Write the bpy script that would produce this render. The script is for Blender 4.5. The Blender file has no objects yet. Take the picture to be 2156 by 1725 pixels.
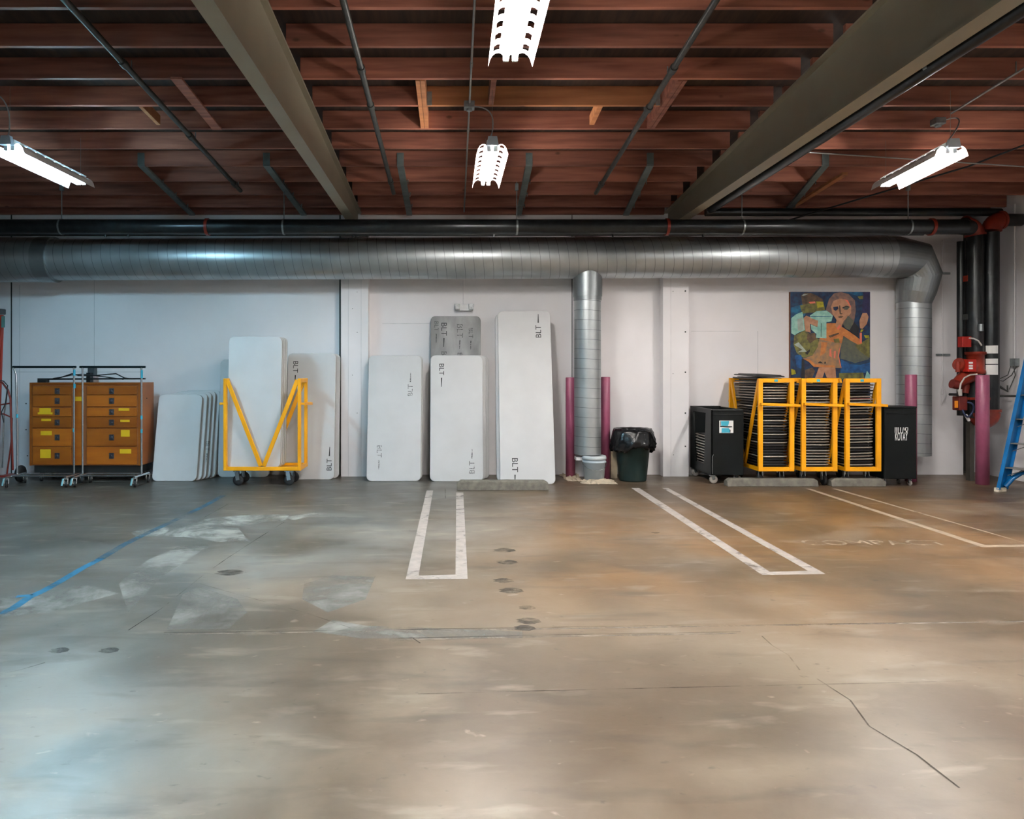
import bpy, math, random
from mathutils import Vector, Matrix
random.seed(7)
S = bpy.context.scene
COL = S.collection
PI = math.pi
F, CX, CY, EYE = 1500.0, 955.0, 785.0, 1.5      # focal length in pixels, vanishing point of the depth lines, eye height

# ---------------------------------------------------------------- camera, world, exposure
cam = bpy.data.cameras.new('camera'); camo = bpy.data.objects.new('camera', cam); COL.objects.link(camo)
camo.location = (0, 0, EYE); camo.rotation_euler = (PI/2, 0, 0)
cam.sensor_width = 36; cam.lens = 36*F/2156
cam.shift_x = (1078-CX)/2156; cam.shift_y = -(862.5-CY)/2156
cam.clip_start = 0.05; S.camera = camo
w = bpy.data.worlds.new('world'); S.world = w; w.use_nodes = True
w.node_tree.nodes['Background'].inputs[0].default_value = (.8, .85, .9, 1)
w.node_tree.nodes['Background'].inputs[1].default_value = 0.12
S.view_settings.view_transform = 'Standard'; S.view_settings.look = 'None'
S.view_settings.exposure = 2.2; S.view_settings.gamma = 1
LAMP_POWER = 60.0

WALL = 10.47
def X(px, Y): return (px-CX)*Y/F
def H(py, Y): return EYE-(py-CY)*Y/F
def P(px, py, Y): return Vector((X(px, Y), Y, H(py, Y)))
def FY(py): return F*EYE/(py-CY)

# ---------------------------------------------------------------- materials
MATS = {}
def srgb(r, g, b):
    f = lambda c: (c/255/12.92 if c/255 <= .04045 else ((c/255+.055)/1.055)**2.4)
    return (f(r), f(g), f(b), 1)
def mat(name, rgb, rough=.5, metal=0, vary=.12, scale=8, bump=0, emit=None, strength=0, stretch=(1, 1, 1), spec=.5, rgb2=None, coat=0, lo=.35, hi=.65):
    if name in MATS: return MATS[name]
    m = bpy.data.materials.new(name); m.use_nodes = True; MATS[name] = m
    n, l = m.node_tree.nodes, m.node_tree.links
    b = n['Principled BSDF']; c = srgb(*rgb)
    tc = n.new('ShaderNodeTexCoord'); mp = n.new('ShaderNodeMapping'); mp.inputs['Scale'].default_value = stretch
    no = n.new('ShaderNodeTexNoise'); no.inputs['Scale'].default_value = scale; no.inputs['Detail'].default_value = 6
    l.new(tc.outputs['Object'], mp.inputs[0]); l.new(mp.outputs[0], no.inputs[0])
    r = n.new('ShaderNodeValToRGB'); l.new(no.outputs[0], r.inputs[0])
    c2 = srgb(*rgb2) if rgb2 else tuple(v*(1-vary) for v in c[:3])+(1,)
    c1 = c if rgb2 else tuple(min(1, v*(1+vary)) for v in c[:3])+(1,)
    r.color_ramp.elements[0].position = lo; r.color_ramp.elements[0].color = c2
    r.color_ramp.elements[1].position = hi; r.color_ramp.elements[1].color = c1
    l.new(r.outputs[0], b.inputs['Base Color'])
    b.inputs['Roughness'].default_value = rough; b.inputs['Metallic'].default_value = metal
    b.inputs['Specular IOR Level'].default_value = spec; b.inputs['Coat Weight'].default_value = coat
    if bump:
        bm = n.new('ShaderNodeBump'); bm.inputs['Strength'].default_value = bump; bm.inputs['Distance'].default_value = .01
        l.new(no.outputs[0], bm.inputs['Height']); l.new(bm.outputs[0], b.inputs['Normal'])
    if emit:
        b.inputs['Emission Color'].default_value = emit+(1,); b.inputs['Emission Strength'].default_value = strength
    return m

def floor_mat():
    m = bpy.data.materials.new('stained_concrete'); m.use_nodes = True
    n, l = m.node_tree.nodes, m.node_tree.links; b = n['Principled BSDF']
    tc = n.new('ShaderNodeTexCoord')
    def noise(sc, det=5, st=(1, 1, 1), dist=0, off=(0, 0, 0)):
        mp = n.new('ShaderNodeMapping'); mp.inputs['Scale'].default_value = st; mp.inputs['Location'].default_value = off
        t = n.new('ShaderNodeTexNoise'); t.inputs['Scale'].default_value = sc; t.inputs['Detail'].default_value = det
        t.inputs['Distortion'].default_value = dist
        l.new(tc.outputs['Object'], mp.inputs[0]); l.new(mp.outputs[0], t.inputs[0]); return t.outputs[0]
    def math_(op, a, bb, clamp=False):
        x = n.new('ShaderNodeMath'); x.operation = op; x.use_clamp = clamp
        for i, v in enumerate((a, bb)):
            if isinstance(v, (int, float)): x.inputs[i].default_value = v
            else: l.new(v, x.inputs[i])
        return x.outputs[0]
    def ramp(f, a, c):
        r = n.new('ShaderNodeMapRange'); r.inputs[1].default_value = a; r.inputs[2].default_value = c; l.new(f, r.inputs[0]); return r.outputs[0]
    def mix(f, a, c, mode='MIX'):
        x = n.new('ShaderNodeMix'); x.data_type = 'RGBA'; x.blend_type = mode
        if isinstance(f, (int, float)): x.inputs[0].default_value = f
        else: l.new(f, x.inputs[0])
        for i, v in ((6, a), (7, c)):
            if isinstance(v, tuple): x.inputs[i].default_value = v
            else: l.new(v, x.inputs[i])
        return x.outputs[2]
    sep = n.new('ShaderNodeSeparateXYZ'); l.new(tc.outputs['Object'], sep.inputs[0])
    big = noise(.35, 3, dist=.6)
    # the brown acid stain covers the right and middle stalls, the left bays stay grey
    edge = math_('MULTIPLY', math_('ADD', sep.outputs[1], -6.0), .85)
    edge = math_('MAXIMUM', edge, -1.35)
    side = math_('MULTIPLY', math_('SUBTRACT', math_('ADD', sep.outputs[0], -.1), edge), .22)
    bmask = ramp(math_('ADD', math_('MULTIPLY', big, 1.3), math_('ADD', side, -.62)), -.12, .22)
    grey = mix(ramp(noise(.9, 8, (1, 1.2, 1), .6), .38, .62), srgb(88, 90, 86), srgb(128, 129, 124))
    brown = mix(ramp(noise(.75, 8, (1, 1.2, 1), .5, (3, 1, 0)), .36, .62), srgb(94, 79, 63), srgb(128, 114, 97))
    c = mix(bmask, grey, brown)
    # rusty ochre stain in the stalls on the right
    sx_ = ramp(math_('ADD', sep.outputs[0], math_('MULTIPLY', noise(.6, 4, off=(5, 5, 0)), 2.0)), .4, 2.2)
    sy_ = ramp(math_('ADD', sep.outputs[1], math_('MULTIPLY', noise(.7, 4, off=(1, 7, 0)), 1.6)), 4.4, 6.2)
    c = mix(math_('MULTIPLY', math_('MULTIPLY', sx_, sy_), .8), c, mix(ramp(noise(1.1, 7, (1, 1.2, 1), .6, (8, 8, 0)), .36, .62), srgb(101, 73, 40), srgb(139, 105, 67)))
    c = mix(math_('MULTIPLY', ramp(noise(.55, 7, (1, 1.3, 1), .4, (7, 3, 0)), .46, .62), .62), c, srgb(76, 67, 53))
    c = mix(math_('MULTIPLY', ramp(noise(.8, 7, (1, 1.3, 1), .4, (1, 13, 0)), .52, .68), .55), c, srgb(143, 130, 113))
    # darker tone in the strip by the wall and towards the far left
    far = ramp(math_('ADD', sep.outputs[1], math_('MULTIPLY', noise(.8, 4), 2.5)), 8.2, 10.4)
    c = mix(math_('MULTIPLY', far, .6), c, srgb(69, 61, 53))
    gl = ramp(math_('SUBTRACT', math_('MULTIPLY', sep.outputs[1], .5), math_('ADD', sep.outputs[0], math_('MULTIPLY', noise(.5, 3), 2))), 3.6, 5.6)
    c = mix(math_('MULTIPLY', gl, .62), c, srgb(61, 58, 54))
    # light scuffs, streaks and small dark spots
    c = mix(math_('MULTIPLY', ramp(noise(3.2, 10, (.6, 2.0, 1), .3), .58, .70), .38), c, srgb(160, 151, 136))
    c = mix(math_('MULTIPLY', ramp(noise(2.6, 10, (.5, 2.0, 1), .3, (2, 9, 0)), .56, .70), .5), c, srgb(63, 54, 44))
    c = mix(math_('MULTIPLY', ramp(noise(13, 6, (1, 1.5, 1), .3), .66, .76), .5), c, srgb(53, 48, 42))
    c = mix(math_('MULTIPLY', ramp(noise(9, 6, (1, 1.9, 1), .4, (4, 2, 0)), .68, .76), .5), c, srgb(164, 151, 136))
    l.new(c, b.inputs['Base Color'])
    rr = n.new('ShaderNodeMapRange'); rr.inputs[3].default_value = .27; rr.inputs[4].default_value = .5
    l.new(noise(2.5, 6, dist=.8), rr.inputs[0]); l.new(rr.outputs[0], b.inputs['Roughness'])
    bp = n.new('ShaderNodeBump'); bp.inputs['Strength'].default_value = .12; bp.inputs['Distance'].default_value = .004
    l.new(noise(30, 6), bp.inputs['Height']); l.new(bp.outputs[0], b.inputs['Normal'])
    return m

def worn(name, rgb, rough=.5, cover=.75, scale=6, soft=.12):
    """paint that has worn through in flakes"""
    m = mat(name, rgb, rough, vary=.12, scale=12)
    n, l = m.node_tree.nodes, m.node_tree.links
    b = n['Principled BSDF']; out = n['Material Output']
    tc = n.new('ShaderNodeTexCoord'); t = n.new('ShaderNodeTexNoise'); t.inputs['Scale'].default_value = scale; t.inputs['Detail'].default_value = 9
    t.inputs['Roughness'].default_value = .65; t.inputs['Distortion'].default_value = .6
    l.new(tc.outputs['Object'], t.inputs[0])
    mr = n.new('ShaderNodeMapRange'); mr.inputs[1].default_value = cover-soft; mr.inputs[2].default_value = cover+soft
    mr.inputs[3].default_value = 1; mr.inputs[4].default_value = 0
    l.new(t.outputs[0], mr.inputs[0])
    tr = n.new('ShaderNodeBsdfTransparent'); mx = n.new('ShaderNodeMixShader')
    l.new(mr.outputs[0], mx.inputs[0]); l.new(tr.outputs[0], mx.inputs[1]); l.new(b.outputs[0], mx.inputs[2]); l.new(mx.outputs[0], out.inputs[0])
    return m

def duct_mat(name, axis, side, pitch=.13, slant=.12):
    m = mat(name, (176, 182, 184), .38, .75, vary=.14, scale=2.2, stretch=(1, 1, 1))
    n, l = m.node_tree.nodes, m.node_tree.links; b = n['Principled BSDF']
    tc = n.new('ShaderNodeTexCoord'); sep = n.new('ShaderNodeSeparateXYZ'); l.new(tc.outputs['Object'], sep.inputs[0])
    a = n.new('ShaderNodeMath'); a.operation = 'MULTIPLY_ADD'; l.new(sep.outputs[side], a.inputs[0]); a.inputs[1].default_value = slant
    l.new(sep.outputs[axis], a.inputs[2])
    d = n.new('ShaderNodeMath'); d.operation = 'DIVIDE'; l.new(a.outputs[0], d.inputs[0]); d.inputs[1].default_value = pitch
    fr = n.new('ShaderNodeMath'); fr.operation = 'FRACT'; l.new(d.outputs[0], fr.inputs[0])
    lt = n.new('ShaderNodeMath'); lt.operation = 'LESS_THAN'; l.new(fr.outputs[0], lt.inputs[0]); lt.inputs[1].default_value = .045
    src = b.inputs['Base Color'].links[0].from_socket
    mx = n.new('ShaderNodeMix'); mx.data_type = 'RGBA'; l.new(lt.outputs[0], mx.inputs[0]); l.new(src, mx.inputs[6]); mx.inputs[7].default_value = srgb(118, 124, 127)
    l.new(mx.outputs[2], b.inputs['Base Color'])
    bp = n.new('ShaderNodeBump'); bp.inputs['Strength'].default_value = .3; bp.inputs['Distance'].default_value = .004
    l.new(lt.outputs[0], bp.inputs['Height']); l.new(bp.outputs[0], b.inputs['Normal'])
    return m

def wood_mat(name, a, b_, rough=.6, sc=2.0, stretch=(.6, 8, 8)):
    m = mat(name, a, rough, vary=.1, scale=sc, stretch=stretch, rgb2=b_, bump=.15, lo=.3, hi=.7)
    n, l = m.node_tree.nodes, m.node_tree.links; b = n['Principled BSDF']
    oi = n.new('ShaderNodeObjectInfo'); hv = n.new('ShaderNodeHueSaturation')
    mr = n.new('ShaderNodeMapRange'); mr.inputs[3].default_value = .72; mr.inputs[4].default_value = 1.2
    l.new(oi.outputs['Random'], mr.inputs[0]); l.new(mr.outputs[0], hv.inputs['Value'])
    src = b.inputs['Base Color'].links[0].from_socket
    # knots
    tc = n.new('ShaderNodeTexCoord'); vo = n.new('ShaderNodeTexVoronoi'); vo.inputs['Scale'].default_value = 2.6
    mp = n.new('ShaderNodeMapping'); mp.inputs['Scale'].default_value = (.7, 1, 1.3); l.new(tc.outputs['Object'], mp.inputs[0]); l.new(mp.outputs[0], vo.inputs[0])
    k = n.new('ShaderNodeMapRange'); k.inputs[1].default_value = .03; k.inputs[2].default_value = .075; k.inputs[3].default_value = .6; k.inputs[4].default_value = 0
    l.new(vo.outputs['Distance'], k.inputs[0])
    mx = n.new('ShaderNodeMix'); mx.data_type = 'RGBA'; l.new(k.outputs[0], mx.inputs[0]); l.new(src, mx.inputs[6]); mx.inputs[7].default_value = srgb(50, 28, 18)
    l.new(mx.outputs[2], hv.inputs['Color']); l.new(hv.outputs[0], b.inputs['Base Color'])
    return m

# ---------------------------------------------------------------- mesh building
WL = {}
class MB:
    def __init__(s): s.v = []; s.f = []; s.m = []; s.s = []
    def add(s, vs, fs, m=0, sm=False):
        o = len(s.v); s.v += [Vector(v) for v in vs]
        for f in fs: s.f.append([i+o for i in f]); s.m.append(m); s.s.append(sm)
        return s
    def box(s, x0, x1, y0, y1, z0, z1, m=0, M=None):
        vs = [(x, y, z) for x in (x0, x1) for y in (y0, y1) for z in (z0, z1)]
        if M: vs = [M @ Vector(v) for v in vs]
        return s.add(vs, [(0, 1, 3, 2), (4, 6, 7, 5), (0, 4, 5, 1), (2, 3, 7, 6), (0, 2, 6, 4), (1, 5, 7, 3)], m)
    def bar(s, p, q, wd, ht, m=0, up=(0, 0, 1)):
        p, q = Vector(p), Vector(q); d = (q-p).normalized(); u = Vector(up)
        if abs(d.dot(u)) > .98: u = Vector((0, 1, 0))
        a = d.cross(u).normalized()*wd/2; b = a.cross(d).normalized()*ht/2
        vs = [c+i*a+j*b for c in (p, q) for i, j in ((-1, -1), (1, -1), (1, 1), (-1, 1))]
        return s.add(vs, [(3, 2, 1, 0), (4, 5, 6, 7), (0, 1, 5, 4), (1, 2, 6, 5), (2, 3, 7, 6), (3, 0, 4, 7)], m)
    def tube(s, pts, r, n=12, m=0, closed=False, caps=True, sm=True, sq=None):
        pts = [Vector(p) for p in pts]; N = len(pts); rs = r if isinstance(r, (list, tuple)) else [r]*N
        rings = []; prev = None
        for i, p in enumerate(pts):
            if closed: d = (pts[(i+1) % N]-pts[i-1]).normalized()
            else: d = (pts[min(i+1, N-1)]-pts[max(i-1, 0)]).normalized()
            if prev is None:
                u = Vector((0, 0, 1)) if abs(d.z) < .9 else Vector((0, 1, 0))
            else: u = prev
            a = d.cross(u).normalized(); u = a.cross(d).normalized(); prev = u
            rings.append([p+(a*math.cos(2*PI*k/n)+u*math.sin(2*PI*k/n)*(sq or 1))*rs[i] for k in range(n)])
        vs = [v for rg in rings for v in rg]; fs = []
        for i in range(N if closed else N-1):
            j = (i+1) % N
            for k in range(n): fs.append((i*n+k, i*n+(k+1) % n, j*n+(k+1) % n, j*n+k))
        s.add(vs, fs, m, sm)
        if caps and not closed:
            s.add(rings[0], [tuple(range(n))][::1], m); s.add(rings[-1], [tuple(range(n-1, -1, -1))], m)
        return s
    def lathe(s, prof, c, axis='z', n=24, m=0, sm=True, a0=0, a1=2*PI):
        full = abs(a1-a0-2*PI) < 1e-6; K = n if full else n+1
        vs = []
        for r, h in prof:
            for k in range(K):
                t = a0+(a1-a0)*k/n; u, v = r*math.cos(t), r*math.sin(t)
                vs.append(Vector(c)+Vector({'z': (u, v, h), 'y': (u, h, v), 'x': (h, u, v)}[axis]))
        fs = []
        for i in range(len(prof)-1):
            for k in range(n if full else n):
                k2 = (k+1) % K
                fs.append((i*K+k, i*K+k2, (i+1)*K+k2, (i+1)*K+k))
        return s.add(vs, fs, m, sm)
    def prism(s, poly, o, u, v, th, m=0, sm=False):
        """poly in (u,v) extruded by th along u x v"""
        o, u, v = Vector(o), Vector(u), Vector(v); nrm = u.cross(v).normalized()*th; n = len(poly)
        a = [o+u*x+v*y for x, y in poly]; b = [p+nrm for p in a]
        s.add(a, [tuple(range(n-1, -1, -1))], m); s.add(b, [tuple(range(n))], m)
        return s.add(a+b, [(i, (i+1) % n, n+(i+1) % n, n+i) for i in range(n)], m, sm)
    def build(s, name, mats, parent=None, bevel=0, kind=None):
        me = bpy.data.meshes.new(name)
        off = WL.get(parent.name, Vector()) if parent else Vector()
        me.from_pydata([v-off for v in s.v], [], s.f)
        for mm in (mats if isinstance(mats, (list, tuple)) else [mats]): me.materials.append(mm)
        me.polygons.foreach_set('material_index', s.m); me.polygons.foreach_set('use_smooth', s.s)
        me.update()
        o = bpy.data.objects.new(name, me); COL.objects.link(o)
        if parent: o.parent = parent; WL[o.name] = off
        if bevel:
            b = o.modifiers.new('bevel', 'BEVEL'); b.width = bevel; b.segments = 2; b.limit_method = 'ANGLE'
        if kind: o['kind'] = kind
        return o
def tag(o, label, cat, group=None):
    o['label'] = label; o['category'] = cat
    if group: o['group'] = group
    return o
def thing(name, label, cat, loc=(0, 0, 0), rz=0, group=None):
    o = bpy.data.objects.new(name, None); o.empty_display_size = .1; COL.objects.link(o)
    o.location = loc; o.rotation_euler = (0, 0, rz); WL[o.name] = Vector(loc); return tag(o, label, cat, group)
def struct(name, mb, m): return mb.build(name, m, kind='structure')
CH = {}
def kids(o): return [c for c in bpy.data.objects if c.parent == o]
def dup(root, loc, rz=0, label=None, group=None, tree=None):
    if tree is None: tree = [(c, kids(c)) for c in kids(root)]
    r = root.copy(); COL.objects.link(r); r.location = loc; r.rotation_euler = (0, 0, rz); WL[r.name] = Vector(loc)
    if label: r['label'] = label
    if group: r['group'] = group
    for ch, gs in tree:
        c = ch.copy(); COL.objects.link(c); c.parent = r
        for g in gs: d = g.copy(); COL.objects.link(d); d.parent = c
    return r
def text_mesh(s, size):
    cu = bpy.data.curves.new('t', 'FONT'); cu.body = s; cu.size = size; cu.align_x = 'LEFT'; cu.align_y = 'BOTTOM_BASELINE' if False else 'CENTER'
    o = bpy.data.objects.new('t', cu); COL.objects.link(o); bpy.context.view_layer.update()
    me = bpy.data.meshes.new_from_object(o.evaluated_get(bpy.context.evaluated_depsgraph_get()))
    vs = [v.co.copy() for v in me.vertices]; fs = [tuple(p.vertices) for p in me.polygons]
    bpy.data.objects.remove(o); bpy.data.curves.remove(cu); bpy.data.meshes.remove(me)
    return vs, fs
TXT = {}
def put_text(mb, s, size, o, u, v, m=0, sx=1):
    if (s, size) not in TXT: TXT[(s, size)] = text_mesh(s, size)
    vs, fs = TXT[(s, size)]; o, u, v = Vector(o), Vector(u), Vector(v)
    mb.add([o+u*(p.x*sx)+v*p.y for p in vs], fs, m)
def text_w(s, size):
    if (s, size) not in TXT: TXT[(s, size)] = text_mesh(s, size)
    return max(p.x for p in TXT[(s, size)][0])

ORD = ['', 'first', 'second', 'third', 'fourth', 'fifth', 'sixth', 'seventh', 'eighth', 'ninth', 'tenth', 'eleventh', 'twelfth', 'thirteenth', 'fourteenth', 'fifteenth', 'sixteenth', 'seventeenth', 'eighteenth', 'nineteenth', 'twentieth']
ORD += ['twenty-'+o for o in ORD[1:10]]+['thirtieth']+['thirty-'+o for o in ORD[1:10]]

white_wall = mat('white_painted_wall', (236, 234, 236), .6, vary=.025, scale=1.5, bump=.05)
black = mat('black_rubber', (24, 25, 27), .6)
chrome = mat('chrome', (190, 195, 200), .2, .9, vary=.05)
galv = mat('galvanised_steel', (150, 158, 160), .4, .8, vary=.15, scale=20)
grey_paint = mat('grey_painted_pipe', (66, 68, 66), .45, .3, vary=.2, scale=14)
conduit_m = mat('conduit_metal', (140, 140, 138), .4, .6)
yellow = mat('yellow_enamel', (247, 170, 8), .4, vary=.05, scale=5)
table_m = mat('white_table_plastic', (203, 204, 205), .45, vary=.03, scale=3)
tablegrey = mat('scuffed_grey_table', (168, 168, 168), .55, rgb2=(130, 130, 130), scale=5, stretch=(1, 1, .4))
table_edge = mat('table_edge', (166, 166, 160), .5, vary=.06)
blackpipe = mat('black_steel_pipe', (40, 43, 45), .32, .4, vary=.2, scale=10)
redp = mat('red_valve_paint', (136, 42, 24), .42, vary=.15, scale=12)
ink = mat('black_stencil_ink', (38, 40, 42), .6)
faint = worn('faded_stencil_ink', (70, 74, 76), .6, .52, 60, .1)
paper = mat('white_paper', (232, 232, 230), .7, vary=.03)
bollard_m = mat('mauve_bollard_paint', (150, 78, 106), .38, vary=.08, scale=6)
concrete = mat('grey_concrete', (108, 104, 95), .8, vary=.22, scale=14, bump=.4)
beam_m = mat('taupe_beam_paint', (142, 134, 116), .5, vary=.05, scale=2)
yellow_note = mat('yellow_paper', (226, 182, 20), .7, vary=.06)
teal_tape = mat('teal_tape', (60, 170, 195), .6)
darkblack = mat('black_plastic', (9, 15, 16), .45, vary=.15, scale=4, spec=.25)

# ---------------------------------------------------------------- the room
RX = 7.85; LX = -13.0; BY = -8.0
fl = MB(); fl.box(LX-.2, RX+.2, BY-.2, 11.3, -.15, 0)
floor = struct('floor', fl, floor_mat())
def dwall(name, x0, x1, y0, y1, z1=5.9): struct(name, MB().box(x0, x1, y0, y1, 0, z1), white_wall)
SL = .069
def ceilz(y): return 4.55-SL*y                   # underside of the joists
wb = MB(); wb.box(LX, 7.49, WALL, WALL+.2, 0, 4.6)
# concrete pilasters and the flat band they carry
PIL = []
for (a, b) in ((718, 775), (1210, 1262), (1396, 1450)):
    x0, x1 = X(a, 10.29), X(b, 10.29); PIL.append((x0, x1))
wall_back = struct('wall_back', wb, white_wall)
for i, (x0, x1) in enumerate(PIL): struct('trim_%d' % (i+1), MB().box(x0, x1, 10.29, WALL, 0, 3.575), white_wall)
struct('wall_right', MB().box(RX, RX+.2, BY, 11.2, 0, 5.6), white_wall)
struct('wall_left', MB().box(LX-.2, LX, BY, WALL+.2, 0, 5.6), white_wall)
struct('wall_front', MB().box(LX-.2, RX+.2, BY-.2, BY, 0, 5.9), white_wall)
struct('wall_recess', MB().box(7.3, RX+.2, 11.0, 11.2, 0, 4.6), white_wall)
# joints, seams and fixing holes of the back wall
dark_gap = mat('dark_joint', (50, 56, 56), .8)
seam = mat('fine_wall_seam', (196, 197, 200), .7)
j = MB()
j.box(X(23, WALL), X(25.5, WALL), WALL-.004, WALL+.01, .0, 3.9)
j.box(X(714.5, WALL), X(717.5, WALL), WALL-.004, WALL+.01, .0, 3.9)
j.box(X(1203.5, WALL), X(1205, WALL), WALL-.003, WALL+.01, .0, 3.9)
o = j.build('wall_joint', dark_gap, wall_back)
j = MB()
for px, a, b in ((41, 600, 1000), (198, 590, 800), (1984, 505, 800)):
    j.box(X(px, WALL), X(px+.9, WALL), WALL-.002, WALL+.01, H(b, WALL), H(a, WALL))
for px in (733, 760, 1412):
    j.box(X(px, 10.29), X(px+.6, 10.29), 10.288, 10.3, 0, 3.0)
for a, b, y in ((805, 905, 681), (30, 60, 783), (1455, 1560, 697), (60, 300, 783)):
    j.box(X(a, WALL), X(b, WALL), WALL-.002, WALL+.01, H(y+.8, WALL), H(y, WALL))
j.box(X(1595, WALL), X(1595.8, WALL), WALL-.002, WALL+.01, H(800, WALL), H(697, WALL))
j.build('wall_seam', seam, wall_back)
j = MB()
for px, ys in ((1443, (613, 699, 784, 870, 940)), (1418, (958,)), (1397+20, (613.5, 787)), (742, (650, 790)), (752, (615, 700, 870))):
    for y in ys:
        c = P(px, y, 10.289); j.lathe([(.0, -.004), (.011 if px == 1443 else .005, -.004), (.011 if px == 1443 else .005, .004)], c, 'y', 8)
for px, y in ((55, 850), (55, 905), (58, 960)):
    j.lathe([(.0, -.004), (.009, -.004), (.009, .004)], P(px, y, WALL-.001), 'y', 8)
j.build('fixing_hole', dark_gap, wall_back)

# roof deck
dk = MB(); z0, z1 = ceilz(BY)+.19, ceilz(11.3)+.19
dk.add([(LX-.2, BY-.2, z0), (RX+.2, BY-.2, z0), (RX+.2, 11.3, z1), (LX-.2, 11.3, z1), (LX-.2, BY-.2, z0+.1), (RX+.2, BY-.2, z0+.1), (RX+.2, 11.3, z1+.1), (LX-.2, 11.3, z1+.1)],
       [(0, 1, 2, 3), (7, 6, 5, 4), (0, 4, 5, 1), (1, 5, 6, 2), (2, 6, 7, 3), (3, 7, 4, 0)])
deck_m = wood_mat('roof_deck_boards', (58, 40, 30), (34, 24, 20), .8, 2.5, (8, .8, 8))
struct('ceiling', dk, deck_m)

# ---------------------------------------------------------------- timber joists, headers and blocking
joist_m = wood_mat('reddish_joist_timber', (172, 108, 86), (118, 68, 54))
header_m = wood_mat('orange_header_timber', (186, 124, 78), (152, 94, 58))
BL, BR = (-1.466, -1.34), (3.06, 3.20)             # flange edges of the two steel beams
JH = .19
bays = (('left bay', -9.0, BL[0]+.02), ('middle bay', BL[1]-.02, BR[0]+.02), ('right bay', BR[1]-.02, RX-.01))
JY = [5.257+.54*k for k in range(10)]
def joist(x0, x1, y, m, label, name='ceiling_joist', th=.042, dz=0, group=None):
    z = ceilz(y)+dz; b = MB().box(x0, x1, y-th/2, y+th/2, z, z+JH-.004-.5*th*SL)
    return tag(b.build(name, m, bevel=.003), label, 'joist', group)
for bn, x0, x1 in bays:
    for k, y in enumerate(JY):
        if y > 10.3: continue
        idx = ORD[len(JY)-k]
        if bn == 'middle bay' and k == 3:
            joist(x0, -.345, y, joist_m, 'short red-brown joist left of the orange header in the middle ceiling bay')
            h = joist(-.255, 1.99, y, header_m, 'light orange timber header held by grey hangers in the middle ceiling bay', 'ceiling_header')
            for xx in (-.254, 1.989):
                MB().box(xx-.001, xx+.045*(1 if xx < 0 else -1), y-.026, y-.0215, ceilz(y)-.003, ceilz(y)+.13).build('joist_hanger', galv, h)
            joist(2.105, x1, y, joist_m, 'short red-brown joist right of the orange header, ending at the beam')
            continue
        joist(x0, x1, y, joist_m, 'red-brown timber ceiling joist in the %s, %s joist out from the back wall' % (bn, idx), group='timber joists of the '+bn)
for bn, x0, x1 in bays:
    b = MB().box(max(x0, -8.9), x1, WALL-.07, WALL-.005, ceilz(WALL)-.01, ceilz(WALL)+JH-.01)
    tag(b.build('ledger_board', joist_m), 'dark timber ledger along the top of the back wall in the %s' % bn, 'ledger')
def ybeam(xc, wd, y0, y1, dz, ht, m, label, name='blocking_board', x2=None):
    b = MB(); x2 = xc if x2 is None else x2
    za, zb = ceilz(y0)+dz, ceilz(y1)+dz
    b.add([(xc-wd/2, y0, za), (xc+wd/2, y0, za), (x2+wd/2, y1, zb), (x2-wd/2, y1, zb), (xc-wd/2, y0, za+ht), (xc+wd/2, y0, za+ht), (x2+wd/2, y1, zb+ht), (x2-wd/2, y1, zb+ht)],
          [(0, 3, 2, 1), (4, 5, 6, 7), (0, 1, 5, 4), (1, 2, 6, 5), (2, 3, 7, 6), (3, 0, 4, 7)])
    return tag(b.build(name, m, bevel=.003), label, 'blocking')
def trimmer(xc, label):
    t = thing('trimmer_joist', label, 'joist', (xc, JY[2], ceilz(JY[2])))
    for s in (-1, 1):
        x = xc+s*.0215; b = MB(); y0, y1 = JY[2]+.025, JY[4]-.025; ht = JH-.01
        za, zb = ceilz(y0)-.004, ceilz(y1)-.004; h = .02
        b.add([(x-h, y0, za), (x+h, y0, za), (x+h, y1, zb), (x-h, y1, zb), (x-h, y0, za+ht), (x+h, y0, za+ht), (x+h, y1, zb+ht), (x-h, y1, zb+ht)],
              [(0, 3, 2, 1), (4, 5, 6, 7), (0, 1, 5, 4), (1, 2, 6, 5), (2, 3, 7, 6), (3, 0, 4, 7)])
        b.build('timber', header_m if xc < 0 else joist_m, t, bevel=.003)
trimmer(-.30, 'double timber trimmer at the left end of the orange header')
trimmer(2.047, 'double timber trimmer at the right end of the orange header')
ybeam(.36, .05, JY[2]+.022, JY[3]-.022, .0, .14, joist_m, 'small wooden block hanging above the middle of the orange header')
ybeam(1.42, .05, JY[3]+.022, JY[4]-.1, .0, .1, header_m, 'small pale wooden block behind the orange header, right of centre')
ybeam(-2.45, .10, JY[2]-.05, JY[4]-.03, -.024, .022, joist_m, 'flat board under the joists of the left bay, nearer the steel beam')
ybeam(-3.03, .04, JY[3]+.022, JY[4]-.1, .0, .1, header_m, 'short pale block between joists in the left bay')
ybeam(4.78, .07, 8.7, 10.1, -.035, .035, header_m, 'pale board running front to back under the joists of the right bay')

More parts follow.
